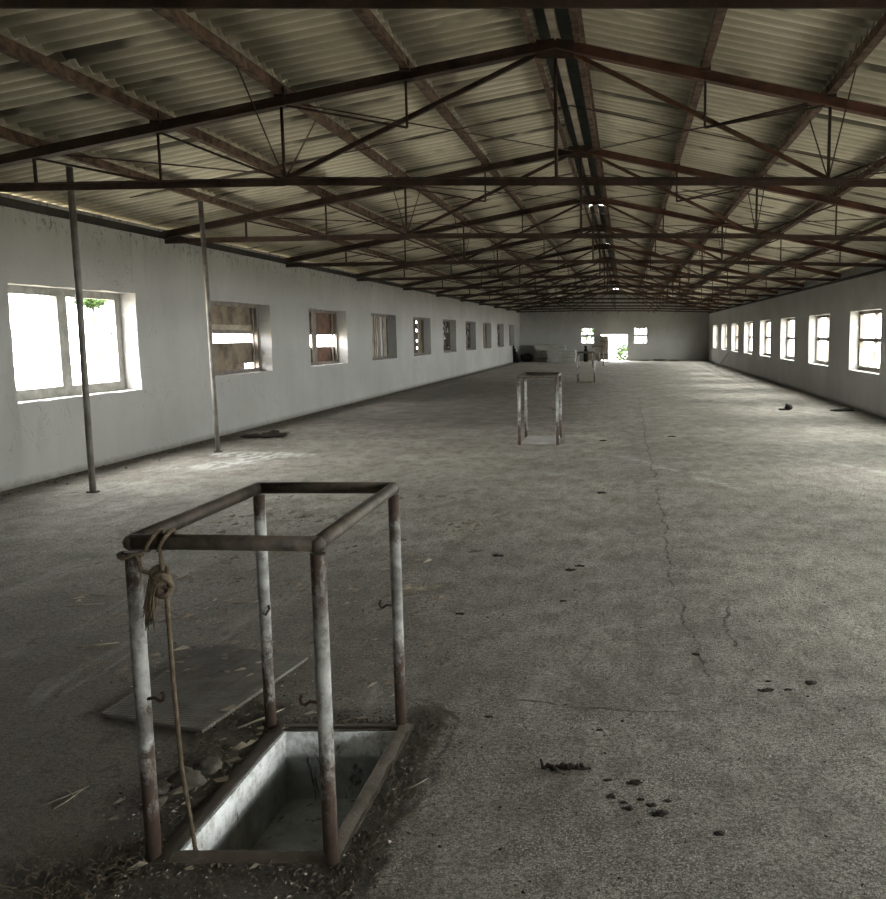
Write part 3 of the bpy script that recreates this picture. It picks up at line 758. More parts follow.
for k in range(1, 10):
    y = L_WIN[k]; z0, z1 = lw_z(k); Y2 = y + WW
    t = next_win((XW, y, z0), labels[k])
    plain_frame(t, y, z0, z1, M['frame_dark'])
    XB = XW - 0.045
    if k == 1:
        planks(t, XB, y, Y2, [(1.97, 2.17), (1.81, 2.0)], M['board'], rr)
        planks(t, XB - 0.03, y, Y2, [(1.67, 1.84)], M['old_wood'], rr)
        planks(t, XB, y, Y2, [(1.26, 1.50), (1.11, 1.29)], M['board'], rr)
        planks(t, XB - 0.03, y, Y2 - 0.45, [(0.96, 1.16)], M['board'], rr)
        planks(t, XB + 0.06, z0, z1, [(Y2 - 0.22, Y2 - 0.17)], M['frame_dark'], rr, False)
        planks(t, XB, y, Y2, [(1.66, 1.73)], M['frame_dark'], rr)
    elif k == 2:
        planks(t, XB, y, Y2, [(1.78, 2.17), (1.62, 1.82)], M['rust'], rr)
        planks(t, XB, y, Y2, [(1.13, 1.38), (1.0, 1.17)], M['rust'], rr)
        planks(t, XB, y, Y2 - 0.7, [(0.98, 1.06)], M['board'], rr)
        planks(t, XB + 0.05, z0, z1, [(y + 0.85, y + 1.15)], M['frame_dark'], rr, False)
        planks(t, XB + 0.05, z0, z1, [(Y2 - 0.35, Y2 - 0.27)], M['frame_dark'], rr, False)
    elif k == 3:  # shade of corrugated tin folds put in as alternating dark strips
        a_ = y + 0.02; q_ = 0
        while a_ < Y2 - 0.04:
            w_ = rr.uniform(0.09, 0.2)
            planks(t, XB + (0.03 if q_ % 2 else 0), z0, z1 - 0.01, [(a_, min(Y2, a_ + w_ + 0.03))], M[rr.choice(['film', 'curtain', 'old_wood']) if q_ % 2 else 'rust_dark'], rr, False)
            a_ += w_; q_ += 1
    elif k == 9:
        planks(t, XB, y, Y2, [(z0, z1)], M['film'], rr)
    else:
        # upright boards with knocked-out spots
        spots = {4: [1.18, 1.42, 1.75, 2.02], 5: [1.5], 6: [], 7: [1.9], 8: [1.3, 1.6, 1.9]}[k]
        for a in frange(y, Y2 - 0.21, 0.21)[:-1] + [Y2 - 0.21]:
            cuts_ = [z0 + 0.02]
            mid = abs(a - (y + 1.72)) < 0.11
            for s in (spots if mid else []): cuts_ += [s - (0.03 if k != 7 else 0.08), s + (0.05 if k != 7 else 0.08)]
            cuts_ += [z1 - 0.02]
            mb = MB(); dx = rr.uniform(-0.012, 0.012)
            for i in range(0, len(cuts_), 2): mb.box((XB + dx - 0.012, a + 0.002, cuts_[i]), (XB + dx + 0.012, a + 0.208, cuts_[i+1]))
            mb.build('board', M[rr.choice(['board', 'rust_dark', 'dark_plate'] if k in (5, 6, 8) else ['board', 'old_wood', 'rust_dark'])], t)
        if k in (5, 6, 8):
            for q_ in range(34):
                yy_, zz_ = rr.uniform(y + 0.15, Y2 - 0.15), rr.uniform(z0 + 0.15, z1 - 0.15); l_ = rr.uniform(0.05, 0.16)
                MB().box((XB + 0.025, yy_ - l_, zz_ - 0.025), (XB + 0.04, yy_ + l_, zz_ + 0.025), Matrix.Rotation(rr.uniform(-1.2, 1.2), 3, 'X')).build('slat', M[rr.choice(['old_wood', 'frame_grey', 'film', 'dark_plate'])], t)

# end-wall windows and the bright doorway
for nm, (a, b, c, d_), lab in (('w', holes_b[0], 'small two-pane window in the end wall beside the stacked boards'),
                               ('w', holes_b[2], 'small two-pane window in the end wall on the far side of the doorway')):
    t = next_win((a, YB + 0.2, c), lab)
    mb = MB(); yy = YB + 0.2
    mb.box((a, yy - 0.03, c), (b, yy + 0.03, c + 0.05)); mb.box((a, yy - 0.03, d_ - 0.05), (b, yy + 0.03, d_))
    mb.box((a, yy - 0.03, c + 0.05), (a + 0.05, yy + 0.03, d_ - 0.05)); mb.box((b - 0.05, yy - 0.03, c + 0.05), (b, yy + 0.03, d_ - 0.05))
    mb.build('frame', M['frame_grey'], t)
    MB().box((a + 0.05, yy - 0.03, (c + d_)/2 - 0.07), (b - 0.05, yy + 0.03, (c + d_)/2 + 0.06)).build('glazing_bar', M['frame_grey'], t)
    MB().box((a + 0.04, yy, c + 0.04), (b - 0.04, yy + 0.004, d_ - 0.04)).build('pane', M['glass'], t)
    portal(((a + b)/2, YB + TH + 0.05, (c + d_)/2), (-PI/2, 0, 0), b - a, d_ - c)
a, b, c, d_ = holes_b[1]
t = thing('door_1', (a + 0.05, YB - 0.05, 0.0), 'weathered plank door leaf standing open in the bright end-wall doorway', 'door', kind='structure')
mb = MB()
for i in range(5):
    x0 = a + 0.06 + i * 0.098
    mb.box((x0, YB - 0.08 - i * 0.12, 0.03), (x0 + 0.094, YB - 0.05 - i * 0.12 + 0.09, 1.55))
mb.build('leaf', M['old_wood'], t)
MB().box((a + 0.05, YB - 0.66, 0.35), (a + 0.55, YB - 0.60, 0.45)).build('ledge', M['board'], t)
MB().box((a + 0.05, YB - 0.66, 1.15), (a + 0.55, YB - 0.60, 1.25)).build('ledge', M['board'], t)
mb = MB(); mb.box((a, YB + 0.02, 0), (a + 0.07, YB + 0.14, d_)); mb.box((b - 0.05, YB + 0.02, 0), (b, YB + 0.14, d_)); mb.box((a + 0.07, YB + 0.02, d_ - 0.05), (b - 0.05, YB + 0.14, d_))
struct(mb, 'trim_6', M['frame_grey'])
portal(((a + b)/2, YB + TH + 0.05, 0.83), (-PI/2, 0, 0), b - a, d_)

# ------------------------------------------------------------------ outside
mb = MB().box((-90, -50, -3.2), (90, 140, -3.0)); struct(mb, 'ground', M['yard'])
def tree(name, c, r, h0, label, nleaf=1500, seed=1, squash=0.9):
    rr = random.Random(seed)
    t = thing(name, (c[0], c[1], h0), label, 'tree' if 'tree' in name else 'bush')
    MB().tube([(c[0], c[1], h0), (c[0] + 0.1, c[1], (h0 + c[2]) / 2), (c[0], c[1], c[2])], [0.06, 0.05, 0.03], 8).build('trunk', M['bark'], t)
    mb = MB()
    for i in range(nleaf):
        d = Vector((rr.gauss(0, 1), rr.gauss(0, 1), rr.gauss(0, 1))).normalized()
        k = 1 + 0.35 * mnoise.noise(d * 2 + Vector((seed, 0, 0)))
        p = Vector(c) + Vector((d.x, d.y, d.z * squash)) * r * k * rr.uniform(0.55, 1) 
        s = rr.uniform(0.06, 0.13); a = Vector((rr.gauss(0,1), rr.gauss(0,1), rr.gauss(0,1))).normalized(); b_ = a.orthogonal().normalized()
        q = a.cross(b_) * 0.004
        vs = [p - b_*s, p + a*s*0.45, p + b_*s, p - a*s*0.45]
        mb.add(vs + [v + q for v in vs], [(0,1,2,3), (7,6,5,4)])
    mb.build('foliage', M['leaf'], t)
    return t
tree('tree', (-13.0, 22.2, 2.62), 0.40, -3.0, 'leafy green tree top showing in the near left window', 600, 4)
tree('bush', (0.05, 61.5, 0.15), 0.95, -3.0, 'bright green bush growing outside the end-wall doorway', 1600, 9)

# ------------------------------------------------------------------ hatch guards (pipe frames)
def make_guard():
    t = thing('hatch_guard', (-1.22, 3.15, 0))
    FL, FR, BL, BR = (-1.499, 2.672), (-0.927, 2.645), (-1.505, 3.635), (-0.953, 3.635)
    R = 0.0228; H_ = 1.025
    lean = {0: (0.0, 0.0), 1: (0.0, 0.0), 2: (0.005, 0.0), 3: (0, 0)}
    for i, p in enumerate((FL, FR, BL, BR)):
        pts = [(p[0], p[1], 0.0), (p[0], p[1], 0.25), (p[0], p[1], 0.6), (p[0], p[1], H_ - 0.03)]
        po = MB().tube(pts, R, 16).build('post', M['post'], t)
        # bent hook welded to the post
        sx = 1 if i in (0, 2) else -1
        if i == 2: hk = [(0, 0, 0), (0.02, -0.02, -0.005), (0.0, -0.035, -0.03), (-0.012, -0.035, -0.02)]
        else: hk = [(0, 0, 0), (0.035, 0, 0.004), (0.062, 0, -0.008), (0.078, 0, -0.004), (0.083, 0, 0.012), (0.074, 0, 0.024)]
        hz = 0.53
        hk = [(p[0] + sx * (R - 0.004 + x_ * 0.62), p[1] - 0.008 + y_, hz + z_) for x_, y_, z_ in hk]
        h = MB().tube(hk, 0.0055, 8).build('hook', M['rust_dark'], po)
    def rail(a, b, n):
        MB().tube([(*a, H_), ((a[0]*2+b[0])/3, (a[1]*2+b[1])/3, H_ + 0.001), (*b, H_)], R + 0.001, 16).build('top_rail', M['rail'], t)
    rail(FL, FR, 0); rail(BL, BR, 0); rail(FL, BL, 0); rail(FR, BR, 0)
    for p in (FL, FR, BL, BR):
        MB().blob((p[0], p[1], H_ - 0.002), R * 1.12, (1, 1, 1), 3, 2, 0.06).build('elbow', M['rail'], t)
    return t
M['rail'] = simple('dark_worn_pipe', (0.095, 0.075, 0.055), 0.55, 0.5, 14, 0.35, (0.028, 0.022, 0.018), 0.35)
GG = 'pipe guards round the floor hatches'
g0 = tag(make_guard(), 'large pipe guard frame with peeling white legs round the open hatch in front', 'guard rail', GG)
g1 = tag(copy_tree(g0), 'second rusty pipe guard frame, farther down the floor with a pale board inside', 'guard rail', GG)
g1.location = (-1.32, 13.9, 0)
g2 = tag(copy_tree(g0), 'third pipe guard frame from the front, small with pale legs', 'guard rail', GG)
g2.location = (-1.37, 31.1, 0)
g3 = tag(copy_tree(g0), 'farthest pipe guard frame, before the bright doorway', 'guard rail', GG)
g3.location = (-1.47, 47.5, 0)
# board laid over the hatch of the second guard
mb = MB().box((-1.58, 13.46, 0.0), (-1.06, 14.34, 0.035))
tag(mb.build('hatch_cover', M['film'], bevel=0.004), 'pale board lying over the hatch inside the second guard frame', 'board')
mb = MB().box((-1.58, 30.66, 0.0), (-1.16, 31.54, 0.03))
tag(mb.build('hatch_cover', M['board'], bevel=0.004), 'dark board lying over the hatch inside the third guard frame', 'board')

# ribbed iron plate lying left of the hatch
t = thing('floor_plate', (-1.98, 4.1, 0))
P = [(-2.28, 3.73), (-1.76, 3.56), (-1.62, 4.42), (-2.22, 4.62)]
mb = MB(); vs = [(x, y, 0.002) for x, y in P] + [(x, y, 0.018) for x, y in P]
mb.add(vs, [(3,2,1,0),(4,5,6,7),(0,1,5,4),(1,2,6,5),(2,3,7,6),(3,0,4,7)])
mb.build('plate', M['plate'], t, bevel=0.003)
mb = MB()
for i in range(44):
    f = (i + 0.7) / 44.5
    a = Vector((P[0][0] + (P[3][0]-P[0][0])*f, P[0][1] + (P[3][1]-P[0][1])*f, 0.018)); b_ = Vector((P[1][0] + (P[2][0]-P[1][0])*f, P[1][1] + (P[2][1]-P[1][1])*f, 0.018))
    mb.tube([a.lerp(b_, 0.03), a.lerp(b_, 0.97)], 0.0018, 4)
o = mb.build('tread', M['plate'], t); o['kind'] = 'stuff'
tag(t, 'ribbed iron cover plate lying on the dirty floor beside the open hatch', 'plate')

# rope tied on the front rail, its line hanging into the hatch
t = thing('rope', (-1.42, 2.66, 1.0))
def twisted(name, pts, r, turns_len=0.03):
    mb = MB(); pts = [Vector(p) for p in pts]
    fine = []
    for i in range(len(pts) - 1):
        n_ = max(2, int((pts[i+1] - pts[i]).length / 0.008))
        for q in range(n_): fine.append(pts[i].lerp(pts[i+1], q / n_))
    fine.append(pts[-1])
    for s in range(3):
        L = 0.0; out = []; up = Vector((0.3, 1, 0.2)).normalized()
        for i, p in enumerate(fine):
            if i: L += (p - fine[i-1]).length
            tt = (fine[min(i+1, len(fine)-1)] - fine[max(i-1, 0)]).normalized()
            a = (up - tt * up.dot(tt)).normalized(); b_ = tt.cross(a)
            an = L / turns_len * 2 * PI + s * 2 * PI / 3
            out.append(p + (a * math.cos(an) + b_ * math.sin(an)) * r * 0.45)
        mb.tube(out, r * 0.6, 6)
    return mb.build(name, M['rope'], t)
yf = 2.63
twisted('hanging_line', [(-1.392, yf, 1.0), (-1.388, 2.628, 0.95), (-1.385, 2.635, 0.88), (-1.39, 2.65, 0.6), (-1.395, 2.675, 0.3), (-1.388, 2.715, 0.0), (-1.385, 2.725, -0.28)], 0.0075)
def ring(cx, cz, rx, rz, y0, n=18, tilt=0.0):
    return [(cx + rx * math.cos(2*PI*i/n), y0 + tilt * math.sin(2*PI*i/n), cz + rz * math.sin(2*PI*i/n)) for i in range(n + 1)]
# turns over the rail (in the plane across the pipe)
for cx in (-1.392, -1.43):
    twisted('turn', [(cx + 0.02 * math.sin(a * 2 * PI / 16), 2.668 + 0.031 * math.cos(a * 2 * PI / 16), 1.03 + 0.031 * math.sin(a * 2 * PI / 16)) for a in range(17)], 0.007)
# turn round the corner post just under the elbow
twisted('turn', [(-1.505 + 0.032 * math.cos(a * 2 * PI / 16), 2.672 + 0.032 * math.sin(a * 2 * PI / 16), 0.985 + 0.004 * math.sin(a)) for a in range(17)], 0.007)
twisted('bight', [(-1.477, 2.645, 0.985), (-1.46, 2.632, 0.97), (-1.45, 2.628, 0.945), (-1.42, 2.627, 0.938), (-1.40, 2.625, 0.93)], 0.0075)
k = MB()
for i, (cx, cz, rx, rz) in enumerate(((-1.413, 0.918, 0.024, 0.016), (-1.407, 0.900, 0.022, 0.015), (-1.415, 0.908, 0.013, 0.024), (-1.398, 0.885, 0.016, 0.020), (-1.402, 0.862, 0.017, 0.013))):
    k.tube(ring(cx + 0.016, cz + 0.022, rx, rz, 2.628, 16, 0.014 * (-1) ** i)[:-1], 0.0085, 8, closed=True)
k.blob((-1.392, 2.63, 0.92), 0.022, (1, 0.8, 1.1), 4, 2, 0.2)
k.build('knot', M['rope'], t)
mb = MB(); rr = random.Random(5)
for i in range(46):
    x0 = -1.412 + rr.uniform(-0.014, 0.009); ln = rr.uniform(0.09, 0.165)
    p = [(x0, 2.626 + rr.uniform(-.008, .008), 0.925)]
    for q in range(1, 5):
        p.append((x0 - 0.012 * q / 2 + rr.uniform(-.004, .004), p[-1][1] + rr.uniform(-.004, .003), 0.925 - ln * q / 4))
    mb.tube(p, [0.0028, 0.003, 0.003, 0.0026, 0.001], 5)
o = mb.build('frayed_end', M['rope'], t); o['kind'] = 'stuff'
tag(t, 'old hemp rope knotted to the front rail, frayed end and one line down the hatch', 'rope')

# steel posts near the left wall
for (x, y, tx, ty, top, lab, r) in ((-5.61, 9.34, -5.60, 9.34, chord_z(4.9) + 0.06, 'thin dark pipe post before the large open window', 0.032),
                            (-5.75, 12.58, -5.47, 11.88, chord_z(4.82) + 0.06, 'thin pipe post standing on the pale lime patch, beside the boarded window', 0.03)):
    t = thing('pipe_post', (x, y, 0), lab, 'post', 'pipe posts under the lowest left purlin')
    MB().tube([(x, y, 0), (x + (tx - x) * .3, y + (ty - y) * .3, top * .3), (x + (tx - x) * .65 + 0.006, y + (ty - y) * .65, top * .65), (tx, ty, top)], r, 12).build('pipe', M['pipe_post'] if 'pipe_post' in M else M.setdefault('pipe_post', simple('grey_brown_pipe', (0.20, 0.19, 0.17), 0.55, 0.5, 3, 0.3, (0.075, 0.06, 0.05), 0.4)), t)
    MB().tube([(x, y, 0), (x, y, 0.012)], r * 2.0, 14).build('foot_plate', M['rust_dark'], t)

# ------------------------------------------------------------------ far end
rr = random.Random(21)
def stack(x0, x1, y0, y1, zs, where, grp):
    for i in range(len(zs) - 1):
        j = rr.uniform(-0.04, 0.04)
        o = MB().box((x0 + j, y0 + rr.uniform(-.03, .03), zs[i] + 0.002), (x1 + j, y1, zs[i+1] - 0.012)).build('cement_board', M['grey_sheet'], bevel=0.006)
        n_ = len(zs) - 2
        pos = 'topmost' if i == n_ else ('lowest' if i == 0 else ['', 'second from the bottom', 'third from the bottom', 'fourth from the bottom', 'fifth from the bottom'][i])
        tag(o, f'grey cement board in {where}, {pos}', 'board', grp)
stack(-5.55, -3.72, 55.0, 56.3, [0, 0.21, 0.41, 0.61, 0.8, 0.98], 'the taller stack by the end wall', 'boards of the taller stack')
stack(-4.62, -2.98, 53.3, 54.6, [0, 0.2, 0.38, 0.55, 0.72], 'the lower stack before the end wall', 'boards of the lower stack')
mb = MB().blob((-5.98, 54.6, 0.22), 0.38, (1, 0.8, 0.66), 5, 3, 0.3)
tag(mb.build('sack', M['black']), 'dark sagging sack lying at the corner end of the board stacks', 'sack')
t = thing('plank_bundle', (-6.42, 52.7, 0), 'dark jagged bundle leaning on the left wall near the far corner', 'bundle')
for i in range(5):
    z = 0.98 - 0.17 * i
    MB().box((-6.57 + 0.065 * i, 52.6 + 0.06 * (i % 2), 0.005), (-6.51 + 0.065 * i, 52.9 + 0.05 * i, z)).build('plank', M['black'], t)
t = thing('low_trough', (-2.05, 55.0, 0), 'low brown wooden trough by the end wall, left of the door leaf', 'trough')
MB().box((-2.55, 54.7, 0.10), (-1.62, 55.3, 0.16)).build('bottom', M['board'], t)
for a in ((-2.55, 54.7, 0.16, -1.62, 54.74, 0.52), (-2.55, 55.26, 0.16, -1.62, 55.3, 0.52), (-2.55, 54.74, 0.16, -2.51, 55.26, 0.52), (-1.66, 54.74, 0.16, -1.62, 55.26, 0.52)):
    MB().box(a[:3], a[3:]).build('side', M['board'], t)
for x in (-2.5, -1.7):
    MB().box((x, 54.75, 0), (x + 0.08, 55.25, 0.10)).build('foot', M['dark_plate'], t)
t = thing('milk_churn', (-2.42, 54.4, 0), 'dark upright canister standing before the brown trough', 'canister')
MB().tube([(-2.42, 54.4, 0), (-2.42, 54.4, 0.6), (-2.42, 54.4, 0.7), (-2.42, 54.4, 0.76), (-2.42, 54.4, 0.9)], [0.13, 0.13, 0.12, 0.08, 0.08], 16).build('body', M['black'], t)
MB().tube([(-2.42, 54.4, 0.9), (-2.42, 54.4, 0.95)], 0.095, 16).build('lid', M['black'], t)
for i, (x, ln, h) in enumerate(((1.15, 0.55, 0.06), (2.1, 0.75, 0.10), (3.0, 0.6, 0.07))):
    mb = MB().blob((x, 55.9, h * 0.55), ln * 0.6, (1, 0.45, h / ln * 1.2), 30 + i, 2, 0.3)
    tag(mb.build('rubble_heap', M['stone']), ['small flat heap of rubble at the end wall, nearest the doorway', 'largest flat heap of rubble at the end wall', 'flat heap of rubble at the end wall, farthest from the doorway'][i], 'rubble')
mb = MB().tube([(4.62, 45.6, 0.02), (4.86, 44.5, 0.5), (5.11, 43.3, 1.02)], 0.022, 8)
tag(mb.build('leaning_stick', M['old_wood']), 'long stick leaning against the right wall under a window', 'stick')

# ------------------------------------------------------------------ litter on the floor
clumps = [
    ((-0.05, 3.05, 0.018), 'scatter'), ((-0.07, 3.17, 0.014), 'scatter'), ((-0.16, 3.26, 0.02), 'scatter'), ((0.03, 3.15, 0.024), 'scatter'), ((-0.01, 3.01, 0.013), 'scatter'),
    ((0.05, 3.03, 0.012), 'scatter'), ((0.01, 2.97, 0.02), 'scatter'), ((0.12, 2.93, 0.028), 'scatter'), ((0.09, 2.99, 0.018), 'scatter'), ((0.15, 3.02, 0.014), 'scatter'),
    ((0.31, 2.81, 0.018), 'dark dung clump lying alone, lowest on the right of the scatter'),
    ((0.65, 4.02, 0.028), 'pair'), ((0.76, 4.03, 0.018), 'pair'), ((0.68, 4.13, 0.016), 'pair'), ((0.88, 4.11, 0.03), 'pair'),
    ((0.36, 4.50, 0.022), 'flat dark clump at the side of the floor crack'),
    ((-0.39, 6.18, 0.035), 'dark clump in the middle of the floor, larger of two lying close'), ((-0.33, 6.29, 0.028), 'dark clump in the middle of the floor, smaller of two lying close'),
    ((-0.25, 9.28, 0.05), 'dark clump far out on the floor, beyond the two lying close'), ((-0.39, 5.44, 0.02), 'small dark clump on the middle of the floor, nearer than the two lying close'),
    ((-0.99, 5.18, 0.025), 'dark clump on the floor beyond the hatch frame, level with its right legs'), ((-0.6, 3.73, 0.016), 'small dark clump just outside the worn ring round the hatch'),
    ((-0.11, 3.6, 0.014), 'small dark clump above the twig-like piece'), ((-0.96, 6.59, 0.035), 'dark crumbly clump out on the floor behind the hatch frame'),
    ((-0.35, 13.9, 0.05), 'small dark lump to the right of the second guard frame'), ((0.75, 14.5, 0.05), 'small dark lump beyond the floor joint, level with the second guard frame'),
]
for i, (p, lab) in enumerate(clumps):
    x, y, r = p
    mb = MB(); rr2 = random.Random(i)
    mb.blob((x, y, r * 0.12), r * 0.72, (1.25, 0.8, 0.26), i, 2, 0.6)
    for q in range(7):
        an = rr2.uniform(0, 2 * PI); dd = rr2.uniform(0.5, 1.0) * r
        mb.blob((x + 1.2 * dd * math.cos(an), y + 0.75 * dd * math.sin(an), r * 0.08), r * rr2.uniform(0.18, 0.42), (1, 1, 0.5), i * 5 + q, 1, 0.6)
    o = mb.build('dung_clump', M['dung'])
    if lab == 'scatter': tag(o, 'small dark dried dung clump in the scatter to the right of the hatch', 'clump', 'dung scatter right of the hatch')
    elif lab == 'pair': tag(o, 'dark dung clump in the loose group of four at the right', 'clump', 'dung group of four')
    else: tag(o, lab, 'clump')
# toothed dark piece in front of the scatter
mb = MB().tube([(-0.318, 3.26, 0.0), (-0.32, 3.26, 0.02), (-0.326, 3.26, 0.04)], [0.006, 0.006, 0.004], 6)
for i in range(16): mb.blob((-0.31 + i * 0.0095, 3.258 + 0.006 * math.sin(i * 1.3), 0.006 + 0.006 * (i % 2)), 0.011 + 0.004 * math.sin(i * 2.1), (1, 1, 0.9), i, 1, 0.6)
tag(mb.build('bark_piece', M['dung']), 'dark broken piece with one upright prong, left of the dung scatter', 'debris')
mb = MB().blob((3.55, 19.65, 0.06), 0.085, (1, 0.8, 0.8), 3, 2, 0.4).blob((3.42, 19.6, 0.02), 0.07, (1.3, 0.7, 0.3), 8, 2, 0.4)
tag(mb.build('rag', M['black']), 'small black crumpled rag on the lit floor near the right wall', 'rag')
mb = MB().blob((4.72, 19.4, 0.02), 0.19, (1.3, 0.7, 0.2), 4, 2, 0.5).blob((4.55, 19.3, 0.02), 0.11, (1.3, 0.7, 0.25), 6, 2, 0.5)
tag(mb.build('dirt_heap', M['dung']), 'low dark heap of dirt at the foot of the right wall', 'dirt')
mb = MB().blob((-5.72, 14.5, 0.03), 0.22, (1.1, 0.9, 0.22), 14, 3, 0.6).blob((-5.98, 14.3, 0.03), 0.14, (1.2, 0.9, 0.25), 15, 2, 0.6)
tag(mb.build('dirt_heap', M['dung']), 'low dark heap of dirt behind the second pipe post, by the left wall', 'dirt')

# lumps of rubble at the left edge of the hatch
for i, (x, y, r, lab) in enumerate(((-1.62, 3.13, 0.05, 'biggest rubble lump at the left edge of the hatch'), (-1.70, 3.08, 0.035, 'rubble lump at the left edge of the hatch, farthest from it'),
                                    (-1.60, 3.25, 0.04, 'rubble lump at the left edge of the hatch, nearest the iron plate'), (-1.66, 2.98, 0.03, 'smallest rubble lump at the left edge of the hatch'))):
    mb = MB().blob((x, y, r * 0.45), r, (1.2, 1, 0.7), i + 40, 3, 0.35)
    tag(mb.build('rubble_lump', M['stone']), lab, 'rubble')

# pale twigs
tw = [((-1.63, 3.60), (-1.51, 3.80), 0.008, 'thick pale splinter at the corner of the iron plate'),
      ((-2.06, 2.98), (-1.97, 3.12), 0.003, 'thin pale straw stalk at the bottom left, longest of the three'), ((-2.04, 3.10), (-1.96, 3.02), 0.003, 'thin pale straw stalk at the bottom left, crossing the others'), ((-2.0, 2.96), (-1.98, 3.10), 0.003, 'thin pale straw stalk at the bottom left, most upright of the three'),
      ((-3.40, 5.30), (-3.20, 5.36), 0.008, 'pale bit of bark far out on the left floor, nearer of two'), ((-3.42, 5.56), (-3.25, 5.52), 0.007, 'pale bit of bark far out on the left floor, farther of two'),
      ((-2.90, 4.58), (-2.72, 4.66), 0.008, 'pale bit of bark on the left floor, level with the iron plate'),
      ((-2.42, 5.36), (-2.26, 5.42), 0.008, 'pale bit of bark seen between the left legs of the guard'),
      ((-0.80, 3.10), (-0.74, 3.18), 0.004, 'short pale stalk to the right of the hatch')]
for i, (a, b_, r, lab) in enumerate(tw):
    m_ = ((a[0]+b_[0])/2 + 0.01, (a[1]+b_[1])/2 - 0.008, r + 0.004)
    mb = MB().tube([(a[0], a[1], r), m_, (b_[0], b_[1], r)], [r * 0.5, r * 0.7, r * 0.3], 6)
    tag(mb.build('twig', M['straw']), lab, 'twig')

# loose soil, grit and chaff that nobody could count
def scatter(name, m, pts, lab, cat):
    mb = MB(); rr = random.Random(len(pts))
    for x, y, s in pts:
        vs = [(x + rr.uniform(-1, 1) * s, y + rr.uniform(-1, 1) * s, 0.001 + rr.random() * s * 0.2) for _ in range(3)] + [(x + rr.uniform(-.4, .4) * s, y + rr.uniform(-.4, .4) * s, s * rr.uniform(0.5, 1.0))]
        mb.add(vs, [(0,1,2), (0,1,3), (1,2,3), (2,0,3)])
    return tag(mb.build(name, m), lab, cat, kind='stuff')
def hatch_ok(x, y): return not (HX0 - 0.01 < x < HX1 + 0.01 and HY0 - 0.01 < y < HY1 + 0.01)
rr = random.Random(77)
pts = []
while len(pts) < 5200:
    # heaped along the kerb
    e_ = rr.random()
    if e_ < 0.35: x, y = HX1 + 0.06 + abs(rr.gauss(0, 0.085)), rr.uniform(2.45, 3.8)
    elif e_ < 0.60: x, y = HX0 - 0.06 - abs(rr.gauss(0, 0.11)), rr.uniform(2.4, 3.9)
    elif e_ < 0.85: x, y = rr.uniform(-1.75, -0.8), HY0 - 0.06 - abs(rr.gauss(0, 0.12))
    else: x, y = rr.uniform(-1.75, -0.85), HY1 + 0.06 + abs(rr.gauss(0, 0.07))
    if hatch_ok(x, y): pts.append((x, y, 0.003 + 0.011 * rr.random() ** 3))
scatter('loose_soil', M['soil'], pts, 'loose dry soil and chaff heaped along the hatch edges', 'soil')
pts = []
while len(pts) < 9000:
    y = 2.2 + 12 * rr.random() ** 1.6; x = rr.uniform(-0.62, 0.3) * y
    if mnoise.noise(Vector((x * 1.5, y * 1.2, 3))) + rr.uniform(-.6, .6) > -0.1 and XL + 0.15 < x < XR - 0.15 and hatch_ok(x, y): pts.append((x, y, 0.0018 + 0.009 * rr.random() ** 4))
scatter('floor_grit', M['dung'], pts, 'dark grit and crumbs strewn over the near floor', 'grit')
pts = []
while len(pts) < 3500:
    y = 2.2 + 7 * rr.random() ** 1.5; x = rr.uniform(-0.62, 0.3) * y
    if hatch_ok(x, y) and mnoise.noise(Vector((x * 1.1, y * 0.9, 9))) + rr.uniform(-.4, .4) > 0.05: pts.append((x, y, 0.002 + 0.009 * rr.random() ** 3))
scatter('pale_chips', M['fleck'], pts, 'pale chips and flecks strewn over the near floor', 'chips')
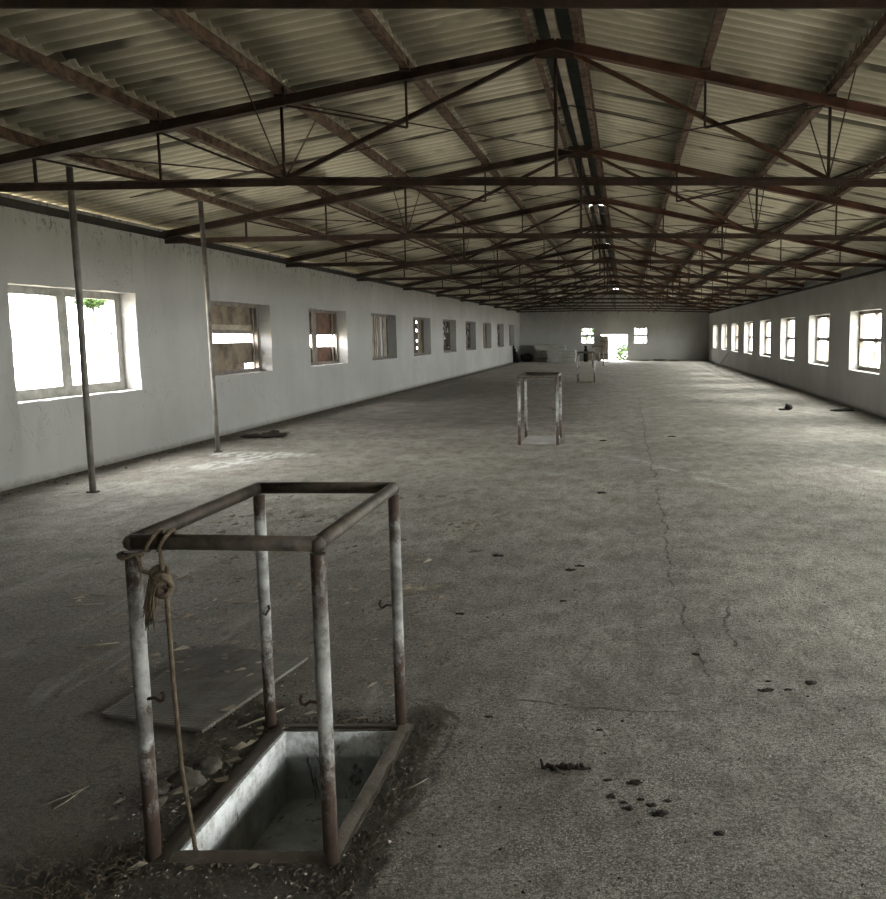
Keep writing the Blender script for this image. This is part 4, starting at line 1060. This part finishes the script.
# brittle leaf and bark flakes on the trodden earth at the left
mb = MB(); placed = 0
while placed < 560:
    x, y = rr.uniform(-4.6, -1.05), 2.6 + 6.5 * rr.random() ** 1.3
    if x < XL + 0.2 or x < -0.63 * y or not hatch_ok(x, y) or mnoise.noise(Vector((x * 1.7, y * 1.7, 21))) + rr.uniform(-.3, .3) < 0.08: continue
    placed += 1
    a = rr.gauss(0.1, 0.5); l_ = (0.010 + 0.036 * rr.random() ** 2.2) * min(1.25, 0.55 + y * 0.11); w_ = l_ * rr.uniform(0.2, 0.55); h_ = l_ * rr.uniform(0.15, 0.6)
    ca, sa = math.cos(a), math.sin(a)
    zt = 0.019 if (-2.28 < x < -1.62 and 3.56 < y < 4.62) else 0.001
    loc_ = [(-l_, 0, 0), (-l_ * 0.2, -w_, h_ * 0.2), (l_, -w_ * 0.3, h_ * 0.4), (l_ * 0.4, w_, h_)]
    vs = [(x + u * ca - v * sa, y + u * sa + v * ca, zt + h) for u, v, h in loc_]
    mb.add(vs + [(q[0], q[1], q[2] + 0.002) for q in vs], [(3,2,1,0), (4,5,6,7), (0,1,5,4), (1,2,6,5), (2,3,7,6), (3,0,4,7)])
M['flake'] = simple('dead_leaf', (0.46, 0.40, 0.32), 0.95, 0.5, 2.5, 0, (0.13, 0.105, 0.08))
tag(mb.build('leaf_litter', M['flake']), 'dead leaf and bark flakes strewn over the earthy left floor', 'litter', kind='stuff')
mb = MB()
for i in range(420):
    c_ = rr.random()
    if c_ < 0.55: x, y = rr.uniform(-1.9, -1.5), rr.uniform(2.4, 2.75)
    elif c_ < 0.8: x, y = rr.uniform(-1.75, -1.5), rr.uniform(3.2, 3.9)
    else: x, y = rr.uniform(-0.86, -0.7), rr.uniform(2.5, 3.7)
    a = rr.uniform(0, PI); l_ = rr.uniform(0.015, 0.06)
    mb.tube([(x, y, 0.004), (x + l_ * 0.5 * math.cos(a), y + l_ * 0.5 * math.sin(a), 0.006 + rr.random() * 0.02), (x + l_ * math.cos(a + 0.2), y + l_ * math.sin(a + 0.2), 0.004)], 0.0013, 4)
M['chaff'] = simple('brown_chaff', (0.15, 0.12, 0.085), 0.95, 0.4, 18, 0)
tag(mb.build('straw_litter', M['chaff']), 'brown straw litter caught at the foot of the hatch frame', 'straw', kind='stuff')
pts = []
while len(pts) < 2500:
    y = 8 + 30 * rr.random() ** 1.5
    x = XL + 0.07 + abs(rr.gauss(0, 0.16)) if rr.random() < 0.6 else XR - 0.07 - abs(rr.gauss(0, 0.12))
    pts.append((x, y, 0.006 + 0.03 * rr.random() ** 3))
scatter('wall_litter', M['soil'], pts, 'crumbs of plaster and dirt along the feet of both long walls', 'litter')

tree('tree', (-2.75, 63.0, 1.75), 0.75, -3.0, 'tree crown showing in the end-wall window beside the stacked boards', 520, 12)
tree('tree', (1.15, 63.0, 2.35), 0.65, -3.0, 'tree crown showing in the end-wall window beyond the doorway', 420, 15)
